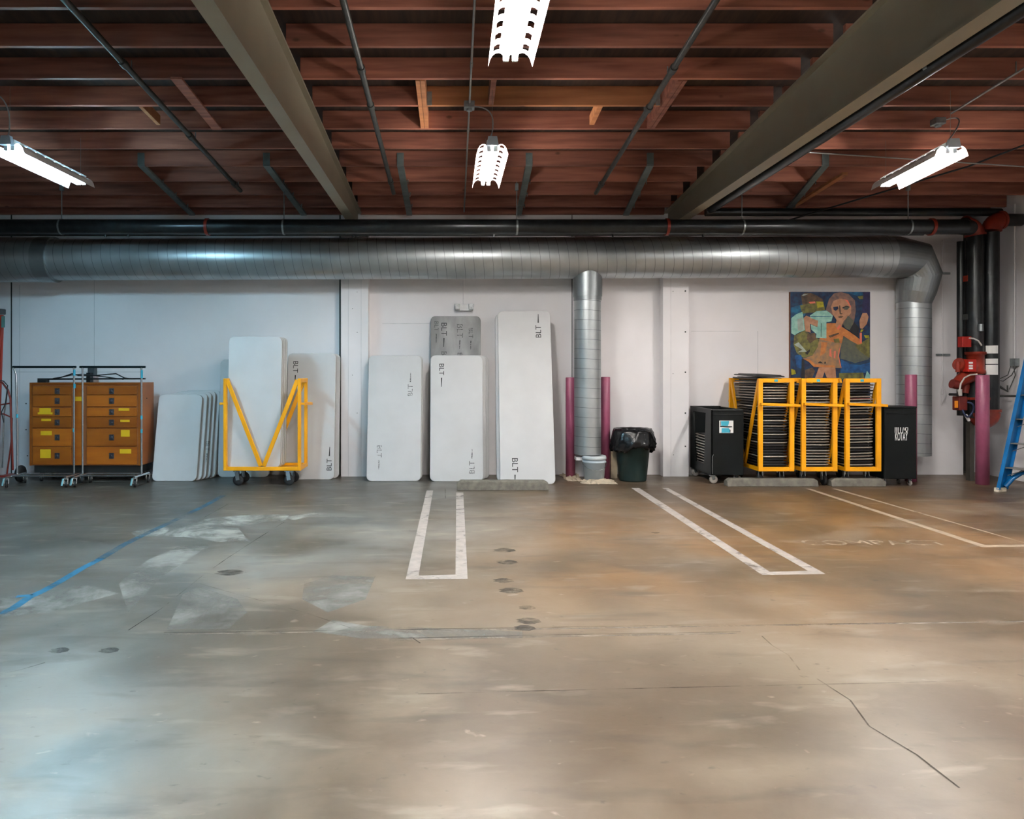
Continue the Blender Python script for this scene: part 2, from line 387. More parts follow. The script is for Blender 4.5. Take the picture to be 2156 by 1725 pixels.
# ---------------------------------------------------------------- steel beams
BZ = EYE+2.08
def ibeam(x0, x1, label):
    xc = (x0+x1)/2; b = MB(); ya, yb = -6.5, 10.36
    b.box(x0, x1, ya, yb, BZ, BZ+.02)
    zt = lambda y: ceilz(y)-.001
    for (w2, t0, t1) in (((x1-x0)/2, -.02, 0),):
        za, zb = zt(ya), zt(yb)
        b.add([(xc-w2, ya, za-.02), (xc+w2, ya, za-.02), (xc+w2, yb, zb-.02), (xc-w2, yb, zb-.02), (xc-w2, ya, za), (xc+w2, ya, za), (xc+w2, yb, zb), (xc-w2, yb, zb)],
              [(0, 3, 2, 1), (4, 5, 6, 7), (0, 1, 5, 4), (1, 2, 6, 5), (2, 3, 7, 6), (3, 0, 4, 7)])
    w2 = .012; za, zb = zt(ya)-.01, zt(yb)-.01; q = BZ+.01
    b.add([(xc-w2, ya, q), (xc+w2, ya, q), (xc+w2, yb, q), (xc-w2, yb, q), (xc-w2, ya, za), (xc+w2, ya, za), (xc+w2, yb, zb), (xc-w2, yb, zb)],
          [(0, 3, 2, 1), (4, 5, 6, 7), (0, 1, 5, 4), (1, 2, 6, 5), (2, 3, 7, 6), (3, 0, 4, 7)])
    o = b.build('steel_beam', beam_m); return tag(o, label, 'beam', 'painted steel roof beams')
ibeam(*BL, 'taupe painted steel beam crossing the ceiling on the left, without a pipe beside it')
ibeam(*BR, 'taupe painted steel beam crossing the ceiling on the right, dark pipe along its edge')

# ---------------------------------------------------------------- ceiling pipes
def ceil_pipe(ratio, a, r, y0, y1, label, m, name='sprinkler_pipe', coup=()):
    x = ratio*a; pt = lambda y: Vector((x, y, EYE+a-SL*y))
    t = thing(name, label, 'pipe', pt(y0))
    ys = [y0]+list(coup)+[y1]
    MB().tube([pt(y0), pt(y1)], r, 12).build('pipe', m, t)
    for y in coup:
        c = MB().tube([pt(y-.04), pt(y+.04)], r*1.35, 12)
        c.build('coupling', m, t)
        MB().tube([pt(y+.15), pt(y+.15)+Vector((0, 0, .10))], .006, 6).build('hanger_rod', galv, t)
    return t
ceil_pipe(-.921, 2.97, .026, 2.0, 9.15, 'grey sprinkler pipe under the joists of the left bay', grey_paint, coup=(5.9, 7.4, 8.9))
ceil_pipe(-.262, 2.97, .026, 2.0, 9.25, 'grey sprinkler pipe just right of the left steel beam', grey_paint, coup=(6.0, 6.7, 8.8))
ceil_pipe(.622, 2.97, .026, 2.0, 9.25, 'grey sprinkler pipe crossing the right half of the middle bay', grey_paint, coup=(6.0, 6.75, 8.9))
ceil_pipe(.05, 3.01, .010, 2.0, 10.2, 'thin grey conduit down the middle of the ceiling, feeding the hanging lights', conduit_m, 'ceiling_conduit', coup=(6.0, 7.35, 9.6))
ceil_pipe(1.613, 3.01, .010, 2.0, 6.95, 'thin grey conduit under the joists of the right bay', conduit_m, 'ceiling_conduit', coup=(6.0,))
ceil_pipe(-1.41, 3.01, .010, 2.0, 6.5, 'thin grey conduit at the far left of the ceiling', conduit_m, 'ceiling_conduit')
def small_pipe(pts, r, label, m, name, cat='pipe', n=10):
    return tag(MB().tube(pts, r, n).build(name, m), label, cat)
t = thing('drain_pipe', 'dark pipe running beside the right steel beam', 'pipe', (3.29, 2, EYE+2.12))
MB().tube([(3.29, -2, EYE+2.13), (3.29, 9.1, EYE+2.09)], .05, 14).build('pipe', blackpipe, t)
for y in (3.7, 4.9, 6.2, 7.6, 8.8):
    MB().tube([(3.29, y-.02, EYE+2.12), (3.29, y+.02, EYE+2.12)], .058, 14).build('collar', galv if y == 4.9 else blackpipe, t)
small_pipe([(3.5, 9.9, EYE+2.23), (7.6, 9.9, EYE+2.23)], .055, 'dark upper pipe above the main pipe in the right bay', blackpipe, 'upper_pipe')
small_pipe([P(1690, 320, 8.2), P(2156+60, 355, 8.2)], .008, 'thin pale conduit crossing behind the right hanging light', conduit_m, 'cross_conduit')
small_pipe([P(1640, 470, 9.9), P(2040, 350, 8.4), P(2250, 270, 7.4)], .011, 'dark cable rising to the upper right corner of the ceiling', blackpipe, 'ceiling_cable')

# main sprinkler pipe along the wall
MY, MZ = 9.3, H(478, 9.3)
t = thing('sprinkler_main', 'thick black sprinkler main running along the top of the back wall', 'pipe', (0, MY, MZ))
MB().tube([(-8.5, MY, MZ), (6.68, MY, MZ)], .098, 24).build('pipe', blackpipe, t)
for px in (437, 1404, 1960):
    x = X(px, MY); MB().tube([(x-.018, MY, MZ), (x+.018, MY, MZ)], .112, 24).build('red_coupling', redp, t)
for px in (130, 598, 1088, 1562, 1912):
    x = X(px, MY); h = MB().tube([(x-.012, MY, MZ), (x+.012, MY, MZ)], .104, 24, caps=False)
    h.tube([(x, MY, MZ+.1), (x, MY, ceilz(MY)+.1)], .007, 6); h.box(x-.02, x+.02, MY-.02, MY+.02, ceilz(MY)-.03, ceilz(MY)+.06)
    h.build('pipe_hanger', galv, t)
for px in (745, 1040, 1290, 1480, 270, 222):
    x = X(px, MY); MB().tube([(x, MY, MZ-.1), (x, MY, MZ-.13)], .014, 8).build('sprinkler_head', chrome if px == 1040 else blackpipe, t)
small_pipe([(-8.5, 9.55, H(499, 9.55)+.02), (6.3, 9.55, H(497, 9.55)+.02)], .014, 'thin black pipe tucked under the black sprinkler main', blackpipe, 'thin_pipe')

# galvanised wall tie straps
for px, px2, lab in ((297, 405, 'leftmost grey steel strap tying the left bay joists to the wall'), (561, 640, 'grey steel strap in the left bay, beside the left steel beam'),
                     (843, 862, 'grey steel strap just right of the left steel beam'), (1114, 1092, 'grey steel strap in the centre of the middle bay'), (1369, 1318, 'grey steel strap nearest the right steel beam'),
                     (1738, 1650, 'grey steel strap behind the pale board in the right bay')):
    b = MB(); yy = JY[6]-.03; w2 = .04; a = P(px, 347, yy); top = P(px, 322, yy); e = P(px2, 452, 10.25); s_ = P(px, 350, yy)
    b.box(a.x-w2, a.x+w2, yy-.006, yy+.003, a.z, top.z)
    b.bar((a.x, yy, a.z), e, .08, .03)
    t = thing('tie_strap', lab, 'strap', (a.x, yy, a.z))
    b.build('strap', mat('dull_strap_steel', (112, 122, 122), .5, .4, vary=.15, scale=10), t)
    for k in range(3):
        f_ = .3+.25*k; c = Vector((a.x, yy, a.z)).lerp(e, f_)
        MB().tube([c+Vector((.045, 0, 0)), c+Vector((.06, 0, .03)), c+Vector((.055, 0, -.03))], .006, 6).build('bolt', galv, t)

# ---------------------------------------------------------------- lights
reflector_m = mat('white_enamel_reflector', (240, 240, 240), .35, vary=.02)
housing_m = mat('white_housing', (225, 228, 230), .4, vary=.03)
def tube_mat(name, col, st):
    return mat(name, (250, 250, 250), .4, vary=0, emit=col, strength=st)
neutral_tube = tube_mat('neutral_white_tube', (1.0, .95, .895), LAMP_POWER)
cool_tube = tube_mat('cool_white_tube', (.45, .80, 1.0), LAMP_POWER*1.15)
LLEN = 1.22
def make_light(tm, label, x0, y0, x1, y1, z, cordto=None, wires=True):
    t = thing('hanging_light', label, 'ceiling light', (x0, y0, z))
    d = Vector((x1-x0, y1-y0, 0)).normalized(); a = Vector((d.y, -d.x, 0)); o0 = Vector((x0, y0, z)); up = Vector((0, 0, 1))
    q = lambda s, u, v: o0+d*s+a*u+up*v
    prof = [(.045, .02), (.06, .036), (.074, .042), (.094, .040), (.114, .026), (.13, .0), (.145, -.05)]
    n = 48; st = LLEN/n
    for sgn in (-1, 1):
        r = MB()
        for i in range(n):
            s0, s1 = i*st, (i+1)*st
            for k in range(len(prof)-1):
                if k in (2, 3) and i % 6 in (1, 2, 3): continue
                (u0, v0), (u1, v1) = prof[k], prof[k+1]
                vs = [q(s0, sgn*u0, v0), q(s1, sgn*u0, v0), q(s1, sgn*u1, v1), q(s0, sgn*u1, v1)]
                vs += [p+up*.002 for p in vs]
                r.add(vs, [(0, 1, 2, 3), (4, 5, 6, 7)], 0, False)
        r.build('reflector_wing', reflector_m, t)
    h = MB()
    for (u0, u1, v0, v1) in ((-.05, .05, .03, .08),):
        vs = [q(s, u, v) for s in (0, LLEN) for u in (u0, u1) for v in (v0, v1)]
        h.add(vs, [(0, 1, 3, 2), (4, 6, 7, 5), (0, 4, 5, 1), (2, 3, 7, 6), (0, 2, 6, 4), (1, 5, 7, 3)])
    for s in (0.0, LLEN-.03):
        for u in (-.03, .03):
            c = q(s+.015, u, 0.002); h.box(c.x-.018, c.x+.018, c.y-.012, c.y+.012, c.z-.02, c.z+.03)
    h.build('housing', housing_m, t)
    for u in (-.028, .028):
        MB().tube([q(.03, u, -.002), q(LLEN-.03, u, -.002)], .0185, 12).build('fluorescent_tube', tm, t)
    g = mat('grey_bracket', (176, 188, 200), .5)
    b = MB()
    for u in (-.06,):
        vs = [q(s, uu, v) for s in (-.05, -.005) for uu, v in ((-.055, .02), (.055, .02), (.04, .10), (-.04, .10))]
        b.add(vs, [(3, 2, 1, 0), (4, 5, 6, 7), (0, 1, 5, 4), (1, 2, 6, 5), (2, 3, 7, 6), (3, 0, 4, 7)])
    b.build('end_bracket', g, t)
    if wires:
        for s in (.02, LLEN-.02):
            c = q(s, 0, .08); MB().tube([c, Vector((c.x, c.y, ceilz(c.y)+.02))], .0015, 5).build('suspension_wire', conduit_m, t)
    if cordto:
        e = Vector(cordto); s0 = q(.02, -.02, .1)
        pts = []
        for i in range(13):
            k = i/12; p = s0.lerp(Vector((e.x, e.y, e.z)), k); bul = math.sin(PI*k)**.8
            p += Vector((.10*bul, -.02*bul, .08*bul)); pts.append(p)
        MB().tube(pts, .006, 8).build('power_cord', mat('grey_cord', (150, 152, 155), .5), t)
    return t
LZ = EYE+2.05
make_light(neutral_tube, 'large fluorescent light at the top edge, nearest the camera', .37, 3.44, .37, 4.66, LZ)
make_light(neutral_tube, 'fluorescent light hanging in the middle bay, farther one in the centre row', .355, 6.52, .347, 7.74, LZ, (.15, 6.72, EYE+3.0-SL*6.72-.03))
make_light(neutral_tube, 'fluorescent light hanging in the right bay with a curved grey cord', 4.60, 6.58, 4.72, 7.8, LZ, (4.845, 7.0, EYE+3.0-SL*7-.03))
make_light(cool_tube, 'cool bluish fluorescent light hanging in the left bay', -4.06, 6.5, -4.03, 7.7, LZ, (-4.24, 6.45, EYE+3.0-SL*6.45))
for i, (x, y) in enumerate(((x, y) for y in (3.44, .35, -2.75) for x in (-4.05, .37, 4.66) if not (x != 4.66 and y == 3.44))):
    make_light(cool_tube if x < -3 else neutral_tube, 'fluorescent light over or behind the viewer, %s row back, %s' % (ORD[1+[3.44, .35, -2.75].index(y)], {-4.05: 'left column', .37: 'centre column', 4.66: 'right column'}[x]), x, y, x, y+LLEN, LZ, wires=False)['group'] = 'fluorescent lights behind the viewer'
for px, py, y, lab in ((988, 222, 6.76, 'small grey junction box above the centre hanging light'), (1975, 256, 7.12, 'small grey junction box above the right hanging light')):
    c = P(px, py, y); b = MB().box(c.x-.05, c.x+.05, y-.05, y+.05, c.z-.035, c.z+.03).lathe([(0, -.055), (.03, -.055), (.03, -.03)], c, 'z', 12)
    tag(b.build('junction_box', galv, bevel=.006), lab, 'junction box')

# ---------------------------------------------------------------- ducts
duct_h = duct_mat('spiral_duct_metal_horizontal', 0, 2); duct_v = duct_mat('spiral_duct_metal_vertical', 2, 0, .135, .05)
duct_p = mat('plain_duct_metal', (150, 156, 158), .38, .8, vary=.12, scale=3)
DY = 9.98
t = thing('spiral_duct', 'large galvanised spiral duct along the back wall with two drops to the floor', 'duct', (0, DY, 3.13))
dz = lambda x: 3.13-.012*max(0, (1.5-x))*.55
MB().tube([(X(108, DY), DY, dz(-5.6)), (X(1868, DY), DY, 3.125)], .288, 48).build('horizontal_duct', duct_h, t)
MB().tube([(-9.2, DY, dz(-7.5)), (X(90, DY), DY, dz(-5.6))], .312, 48).build('wide_duct_end', duct_h, t)
MB().tube([(X(88, DY), DY, dz(-5.6)), (X(118, DY), DY, dz(-5.6))], .318, 48).build('duct_coupling', duct_p, t)
# gored elbow and right drop
el = MB(); DV = 10.14; vx = X(1924, DV)
path = [(X(1852, DY), 3.125, .290), (X(1885, DY), 3.125, .292), (vx-.06, 3.08, .285), (vx+.04, 2.88, .275), (vx+.01, 2.66, .25), (vx, 2.52, .222)]
for i in range(len(path)-1):
    (xa, za, ra), (xb, zb, rb) = path[i], path[i+1]
el.tube([(x, DY+(DV-DY)*i/5, z) for i, (x, z, r) in enumerate(path)], [r for x, z, r in path], 40, sm=False)
el.build('gored_elbow', duct_p, t)
MB().tube([(vx, DV, 2.60), (vx, DV, H(958, DV))], .216, 40).build('drop_duct', duct_v, t)
MB().tube([(vx, DV, 2.50), (vx, DV, 2.56)], .224, 40).build('duct_collar', duct_p, t)
cxd = X(1237, DY)
MB().tube([(cxd, DY, 2.915), (cxd, DY, H(625, DY))], .202, 40).build('drop_saddle', duct_p, t)
MB().tube([(cxd, DY, H(622, DY)), (cxd, DY, H(956, DY))], .186, 40).build('drop_duct', duct_v, t)
MB().tube([(cxd, DY, H(625, DY)), (cxd, DY, H(633, DY))], .194, 40).build('duct_collar', duct_p, t)
MB().box(X(1212, 9.95), X(1228, 9.95), 9.9, 10.05, H(969, 9.95), H(962, 9.95)).build('duct_foot', white_wall, t)

# ---------------------------------------------------------------- emergency light on the wall
t = thing('emergency_light', 'small white twin-head emergency light on the wall above the grey table', 'light', P(977, 655, WALL-.05))
Y = WALL-.05
MB().box(X(962, Y), X(993, Y), Y-.02, WALL, H(655, Y), H(641, Y)).build('light_body', mat('white_light_plastic', (225, 226, 228), .5), t, bevel=.008)
for px in (963.5, 991.5):
    c = P(px, 646, Y-.04); s = -1 if px < 977 else 1
    hd = MB().add([c+Vector(v) for v in ((-.035-.012*(s < 0), -.04, .04), (.035+.012*(s > 0), -.04, .04), (.03, -.04, -.045), (-.03, -.04, -.045), (-.04, .04, .045), (.04, .04, .045), (.035, .04, -.05), (-.035, .04, -.05))],
                  [(3, 2, 1, 0), (4, 5, 6, 7), (0, 1, 5, 4), (1, 2, 6, 5), (2, 3, 7, 6), (3, 0, 4, 7)])
    hh = hd.build('lamp_head', mat('grey_lens', (196, 200, 202), .3, vary=.25, scale=30), t, bevel=.008)
MB().tube([P(976, 641, WALL-.015), P(976, 585, WALL-.015)], .008, 8).build('conduit', white_wall, t)

# ---------------------------------------------------------------- floor markings
stripe_m = worn('worn_white_stripe', (172, 164, 158), .5, .66, 5, .10)
blue_m = worn('worn_blue_paint', (30, 112, 150), .5, .60, 1.8, .14)
blue_f = worn('faded_blue_paint', (60, 110, 135), .5, .44, 1.6, .16)
spill_m = worn('worn_white_paint', (160, 160, 153), .55, .5, 2.5, .12)
line_m = worn('floor_joint_line', (62, 55, 46), .8, .46, 1.3, .12)
def fpt(px, py, z=.0012): y = FY(py); return Vector((X(px, y), y, z))
def decal(name, polys, m, z=.0012):
    b = MB()
    for poly in polys: b.add([fpt(x, y, z) for x, y in poly], [tuple(range(len(poly)-1, -1, -1))])
    return b.build(name, m, floor)
def pline(pts, wd, z=.0012):
    """a strip of constant real width along pixel points on the floor"""
    P3 = [fpt(x, y, z) for x, y in pts]; out = MB()
    for a, b in zip(P3, P3[1:]):
        d = (b-a).normalized(); n_ = Vector((-d.y, d.x, 0))*wd/2
        out.add([a-n_, b-n_, b+n_, a+n_], [(0, 1, 2, 3)])
    return out
decal('painted_stripe', [[(898.2, 1033.2), (911.9, 1033.2), (881.1, 1213.7), (853.8, 1220.6)], [(960.5, 1037.5), (975.5, 1037.5), (984.6, 1219.5), (959.2, 1210)],
                         [(881.1, 1212.5), (959.5, 1210.5), (984.6, 1219.5), (853.8, 1220.6)]], stripe_m)
decal('painted_stripe', [[(1329, 1027.9), (1346, 1027.9), (1620, 1204), (1605, 1211.5)], [(1394, 1027.9), (1407, 1027.9), (1738.6, 1209.3), (1702, 1203)],
                         [(1620, 1204.5), (1702, 1202.5), (1738.6, 1209.3), (1605, 1211.5)]], stripe_m)
decal('painted_stripe', [[(1696.8, 1029.5), (1707, 1029.5), (2073, 1148), (2068, 1153)], [(1752, 1029.5), (1762, 1029.5), (2186, 1151), (2168, 1147.2)],
                         [(2073, 1148.5), (2167, 1147.3), (2184, 1151.4), (2068, 1153)]], worn('worn_thin_stripe', (172, 154, 132), .5, .68, 4, .10))
pline([(0, 1294), (30, 1280), (60, 1259), (85, 1248), (125, 1226), (175, 1196), (215, 1176)], .062).build('blue_line', blue_m, floor)
pline([(34, 1257), (70, 1254), (85, 1246)], .05, .0016).build('blue_line', blue_m, floor)
pline([(210, 1178), (260, 1148), (300, 1128), (370, 1095), (430, 1066), (470, 1044)], .07).build('blue_line', blue_f, floor)
decal('white_paint_patch', [[(272, 1121), (330, 1111), (400, 1104), (440, 1092), (500, 1086), (610, 1083), (600, 1098), (545, 1103), (500, 1110), (522, 1138), (460, 1141), (400, 1132), (340, 1130), (290, 1131)]], spill_m, .0010)
decal('white_paint_patch', [[(600, 1090), (660, 1080), (672, 1083), (620, 1096)], [(440, 1124), (522, 1134), (528, 1140), (450, 1142)]], spill_m, .0009)
for pts in ([(598, 1100), (540, 1136), (480, 1175), (430, 1210), (340, 1282), (270, 1328)], [(480, 1062), (430, 1090)], [(418, 1229), (500, 1252), (640, 1290), (700, 1310), (765, 1332)],
            [(345, 1333), (800, 1327), (1450, 1317), (1800, 1314), (2250, 1305)], [(820, 1345), (1200, 1337), (1560, 1331)], [(880, 1462), (1400, 1449), (1900, 1438), (2200, 1430)],
            [(1604, 1340), (1626, 1360), (1660, 1380), (1684, 1412)], [(1720, 1430), (1790, 1475), (1830, 1530), (1880, 1560), (1930, 1590), (2020, 1660)], [(937, 1020), (938, 1050)], [(0, 1420), (40, 1412), (95, 1396)],
            [(885, 1355), (870, 1345)]):
    o = pline(pts, .008, .0014).build('floor_crack', line_m, floor)
pline([(345, 1336), (800, 1330), (1450, 1320), (2250, 1308)], .02, .0008).build('pale_joint_edge', worn('pale_joint', (150, 140, 128), .6, .46, 2.5, .1), floor)
pline([(820, 1348), (1200, 1340), (1560, 1334)], .02, .0008).build('pale_joint_edge', MATS['pale_joint'], floor)
pm_ = worn('pale_repair_patch', (138, 138, 132), .55, .50, 1.6, .14)
decal('pale_repair_patch', [[(385, 1252), (420, 1236), (500, 1262), (520, 1290), (480, 1325), (352, 1325)]], pm_, .0005)
decal('pale_repair_patch', [[(640, 1230), (700, 1212), (790, 1215), (770, 1262), (690, 1290), (636, 1262)]], pm_, .0005)
decal('pale_repair_patch', [[(250, 1230), (310, 1180), (380, 1150), (440, 1150), (340, 1215), (270, 1290)]], pm_, .0005)
decal('pale_repair_patch', [[(660, 1330), (700, 1306), (770, 1318), (1100, 1330), (1100, 1344), (760, 1345)]], pm_, .0005)
decal('pale_repair_patch', [[(0, 1260), (60, 1250), (180, 1232), (250, 1250), (100, 1290), (0, 1300)]], pm_, .0005)
# round oil drips by the first stripe
drip = MB()
for px, py, r in ((1062, 1159, .09), (1068, 1184, .08), (1060, 1223, .07), (1076, 1244, .08), (1113, 1308, .07), (1380, 1122, .04), (484, 1206, .1), (1110, 1280, .05), (1105, 1323, .06), (230, 1370, .05), (125, 1370, .05)):
    c = fpt(px, py, .0009); drip.add([c+Vector((r*math.cos(k*PI/8)*(1+.2*math.sin(3*k)), r*.8*math.sin(k*PI/8), 0)) for k in range(16)], [tuple(range(16))])
drip.build('oil_spot', worn('oil_stain', (62, 60, 54), .5, .46, 8, .2), floor)
tx = MB(); TW = text_w('COMPACT', .26); L0 = fpt(1704, 1152); L1 = fpt(2008, 1150)
put_text(tx, 'COMPACT', .26, (L0.x, 6.27, .0013), (1, 0, 0), (0, 1, 0), sx=(L1.x-L0.x)/TW)
tx.build('faded_lettering', worn('faded_letters', (200, 182, 158), .6, .48, 7, .12), floor)

# ---------------------------------------------------------------- wheel stops
def wheel_stop(px0, px1, yf, ztop, label, depth=.14):
    t = FY(yf); x0, x1 = X(px0, t), X(px1, t); b = MB(); n = 9
    prof = [(0, 0), (.015, ztop*.8), (.03, ztop), (depth-.03, ztop), (depth-.015, ztop*.8), (depth, 0)]
    vs = []; fs = []
    xs = [x0, x0+.05]+[x0+(x1-x0)*k/n for k in range(1, n)]+[x1-.05, x1]
    for i, x in enumerate(xs):
        e = .72 if i in (0, len(xs)-1) else 1
        for y, z in prof: vs.append((x, t+y+random.uniform(-.002, .002), z*e+(random.uniform(-.003, .003) if z else 0)))
    k = len(prof)
    for i in range(len(xs)-1):
        for q in range(k): fs.append((i*k+q, (i+1)*k+q, (i+1)*k+(q+1) % k, i*k+(q+1) % k))
    fs.append(tuple(range(k))); fs.append(tuple(range((len(xs)-1)*k+k-1, (len(xs)-1)*k-1, -1)))
    b.add(vs, fs); return tag(b.build('wheel_stop', concrete, bevel=.006), label, 'wheel stop', 'concrete wheel stops')
wheel_stop(962, 1155, 1033, .125, 'concrete wheel stop in front of the tallest leaning white table')
wheel_stop(1532, 1724, 1025, .105, 'long concrete wheel stop in front of the left and middle yellow chair carts')
wheel_stop(1752, 1866, 1025, .105, 'short concrete wheel stop in front of the right yellow chair cart')

# ---------------------------------------------------------------- folding tables leaning on the wall
def table(px0, px1, pyb, L, lean, label, marks=(), m=None, zb=0, Y=None, wide=None, th=.045, name='folding_table', faintm=False, group=None, curve=.07, ib=None):
    Yb = Y or FY(pyb); x0, x1 = X(px0, Yb), X(px1, Yb); W_ = wide or (x1-x0)
    ca, sa = math.sqrt(max(0, L*L-lean*lean))/L, lean/L
    o = Vector((x0, Yb, zb+ (th*sa if 0 else 0))); u = Vector((1, 0, 0)); v = Vector((0, sa, ca)); nrm = u.cross(v)   # faces -Y
    if nrm.y > 0: nrm = -nrm
    t = thing(name, label, 'folding table', (x0+W_/2, Yb, zb), group=group)
    r = curve; poly = []
    for cx, cy, a0 in ((W_-r, r, -PI/2), (W_-r, L-r, 0), (r, L-r, PI/2), (r, r, PI)):
        for k in range(7): a = a0+k*PI/12; poly.append((cx+r*math.cos(a), cy+r*math.sin(a)))
    back = -nrm
    s = MB(); n = len(poly)
    ring = lambda inset, d: [o+u*(W_/2+(x-W_/2)*(1-inset*2/W_))+v*(L/2+(y-L/2)*(1-inset*2/L))+back*d for x, y in poly]
    rings = [ring(.008, 0), ring(.002, .003), ring(0, .009), ring(0, th)]
    vs = [p for q in rings for p in q]
    s.add(vs, [tuple(range(n))], 0)
    for i in range(3):
        s.add(vs, [(i*n+k, i*n+(k+1) % n, (i+1)*n+(k+1) % n, (i+1)*n+k) for k in range(n)], 1 if i == 2 else 0, i < 2)
    s.add(rings[3], [tuple(range(n))], 1)
    s.build('table_top', [m or table_m, table_edge], t)
    lg = MB()                                        # folded leg frame on the hidden side
    for vv in (.18*L, .82*L):
        c = lambda uu, q: o+u*uu+v*q+back*(th+.012)
        dirn = 1 if vv < L/2 else -1
        pts = [c(.1, vv), c(.1, vv+dirn*.3*L), c(W_-.1, vv+dirn*.3*L), c(W_-.1, vv)]
        MB().tube(pts, .011, 6).build('folded_leg', galv, t)
    for (uu, vv, sg, mm, sc) in marks:
        b = MB(); c = o+u*uu+v*vv+nrm*.0012
        tu = v*(-1 if sg > 0 else 1); tv = u*(1 if sg > 0 else -1); sz = .105*sc; lw = text_w('BLT', .1)*1.05*sc
        put_text(b, 'BLT', .1, c, tu*1.05*sc, tv*1.0*sc)
        a0 = lw+.035; b.add([c+tu*a0-tv*.006, c+tu*(a0+.13)-tv*.004, c+tu*(a0+.13)+tv*.004, c+tu*a0+tv*.012], [(0, 1, 2, 3)])
        b.build('stencil_mark', mm, t, )
    return t
# low stack by the drawer cabinet
for k, (a, b_, yb, L) in enumerate(((319, 413, 1013.5, 1.22), (341, 424, 1011.8, 1.235), (352, 433, 1010.3, 1.25), (362, 442, 1009, 1.262), (374, 452, 1007.8, 1.27))):
    table(a, b_, yb, L, .245, ['front of the low stack of short white tables beside the drawer cabinet', 'short white table in the low stack, second from the front', 'short white table in the low stack, third from the front',
          'short white table in the low stack, fourth from the front', 'short white table at the back of the low stack, nearest the wall'][k],
          marks=((.60, .55, 1, faint, .8),) if k == 1 else (), Y=FY(1013.5)+.072*k, group='short white tables in the low stack')
# behind the yellow table cart
table(458, 566, 1002.5, 1.70, .13, 'bluish white table standing on the floor behind the yellow table cart', Y=10.22)
table(600, 703, 1003.5, 1.79, .18, 'white table with dark stencil marks right of the yellow table cart', marks=((.11, 1.68, 1, ink, 1.0), (.62, .12, -1, ink, 1.0)), Y=9.99)
table(612, 713, 1003.5, 1.78, .12, 'white table mostly hidden behind the marked table, against the pilaster', Y=10.12)
# stack left of centre
table(773, 889, 1010, 1.765, .26, 'rear white table of the stack just right of the left pilaster', Y=9.98)
table(771, 886, 1013.5, 1.77, .29, 'front white table with faded stencil marks, just right of the left pilaster', marks=((.17, .50, 1, faint, 1), (.60, 1.18, -1, faint, 1)))
# centre stack
t = table(906, 1013, 1003, 2.33, .17, 'tall scuffed grey table standing behind the centre table stack', m=tablegrey, marks=((.19, 2.24, 1, ink, 1.15), (.42, 2.22, 1, faint, 1.2), (.08, 2.26, 1, faint, .9), (.58, 2.16, 1, faint, .9), (.19, 1.82, 1, faint, 1.1), (.42, 1.80, 1, faint, 1.0)), Y=10.18)
table(912, 1030, 1007, 1.755, .19, 'rear white table of the centre stack', Y=10.06)
table(909, 1024, 1010, 1.76, .19, 'second white table of the centre stack', Y=9.97)
table(905, 1018, 1014, 1.77, .28, 'front white table of the centre stack with dark stencil marks top and bottom', marks=((.155, 1.655, 1, ink, 1), (.585, .10, -1, faint, 1.05)))
# tall table
table(1046, 1152, 1004, 2.38, .42, 'rear tall white table behind the tallest leaning table', Y=9.80)
table(1053, 1170, 1020, 2.44, .55, 'tallest white table leaning on the wall, stencil marks top right and bottom left', marks=((.575, 2.04, -1, ink, 1.1), (.20, .36, 1, ink, 1.15)))

# ---------------------------------------------------------------- bollards
def bollard(px0, px1, pyt, pyb, label, Y=None):
    Y = Y or FY(pyb); r = (X(px1, Y)-X(px0, Y))/2; xc = (X(px0, Y)+X(px1, Y))/2; top = H(pyt, Y)
    t = thing('bollard', label, 'bollard', (xc, Y, 0), group='mauve steel bollards')
    MB().lathe([(0, top), (r-.006, top), (r, top-.006), (r, 0), (0, 0)], (xc, Y, 0), 'z', 32).build('post', bollard_m, t)
    MB().lathe([(0, top+.001), (r*.8, top+.001), (r*.8, top-.01)], (xc, Y, 0), 'z', 24).build('cap', mat('pale_bollard_cap', (190, 150, 168), .6), t)
    return t
bollard(1191, 1211, 795, 1003, 'mauve bollard left of the centre drop duct', 10.13)
bollard(1264.5, 1284.5, 794, 1003, 'mauve bollard right of the centre drop duct, beside the trash can', 10.25-.13)
bollard(1907, 1929, 789, 1003, 'mauve bollard in front of the right drop duct, partly behind the black bin', 9.85)
bollard(2056, 2081, 790, 1020, 'tall mauve bollard in front of the red fire valves')

# ---------------------------------------------------------------- bucket, paper, trash can
Y = 9.87
bx = X(1251, Y); zt = H(965, Y); r1, r0 = .152, .135
t = thing('bucket', 'pale grey lidded plastic bucket between the two mauve bollards', 'bucket', (bx, Y, 0))
bk = mat('pale_grey_plastic', (176, 188, 196), .45, vary=.05)
MB().lathe([(0, .02), (r0, .02), (r1, zt-.06), (r1+.012, zt-.055), (r1+.012, zt-.035), (r1, zt-.03), (r1, zt)], (bx, Y, 0), 'z', 32).build('bucket_body', bk, t)
MB().lathe([(0, zt+.03), (r1-.02, zt+.03), (r1-.015, zt+.04), (r1+.004, zt+.04), (r1+.014, zt+.02), (r1+.014, zt-.01), (r1+.002, zt-.012)], (bx, Y, 0), 'z', 32).build('lid', mat('lid_plastic', (196, 204, 208), .4, vary=.05), t)
MB().tube([(bx+(r1+.018)*math.cos(a), Y-(r1+.018)*math.sin(a)*.9, zt-.05-.10*math.sin(a)) for a in [PI*k/12 for k in range(13)]], .003, 6).build('wire_handle', chrome, t)
pm = mat('brown_kraft_paper', (196, 180, 158), .8, vary=.12, scale=10)
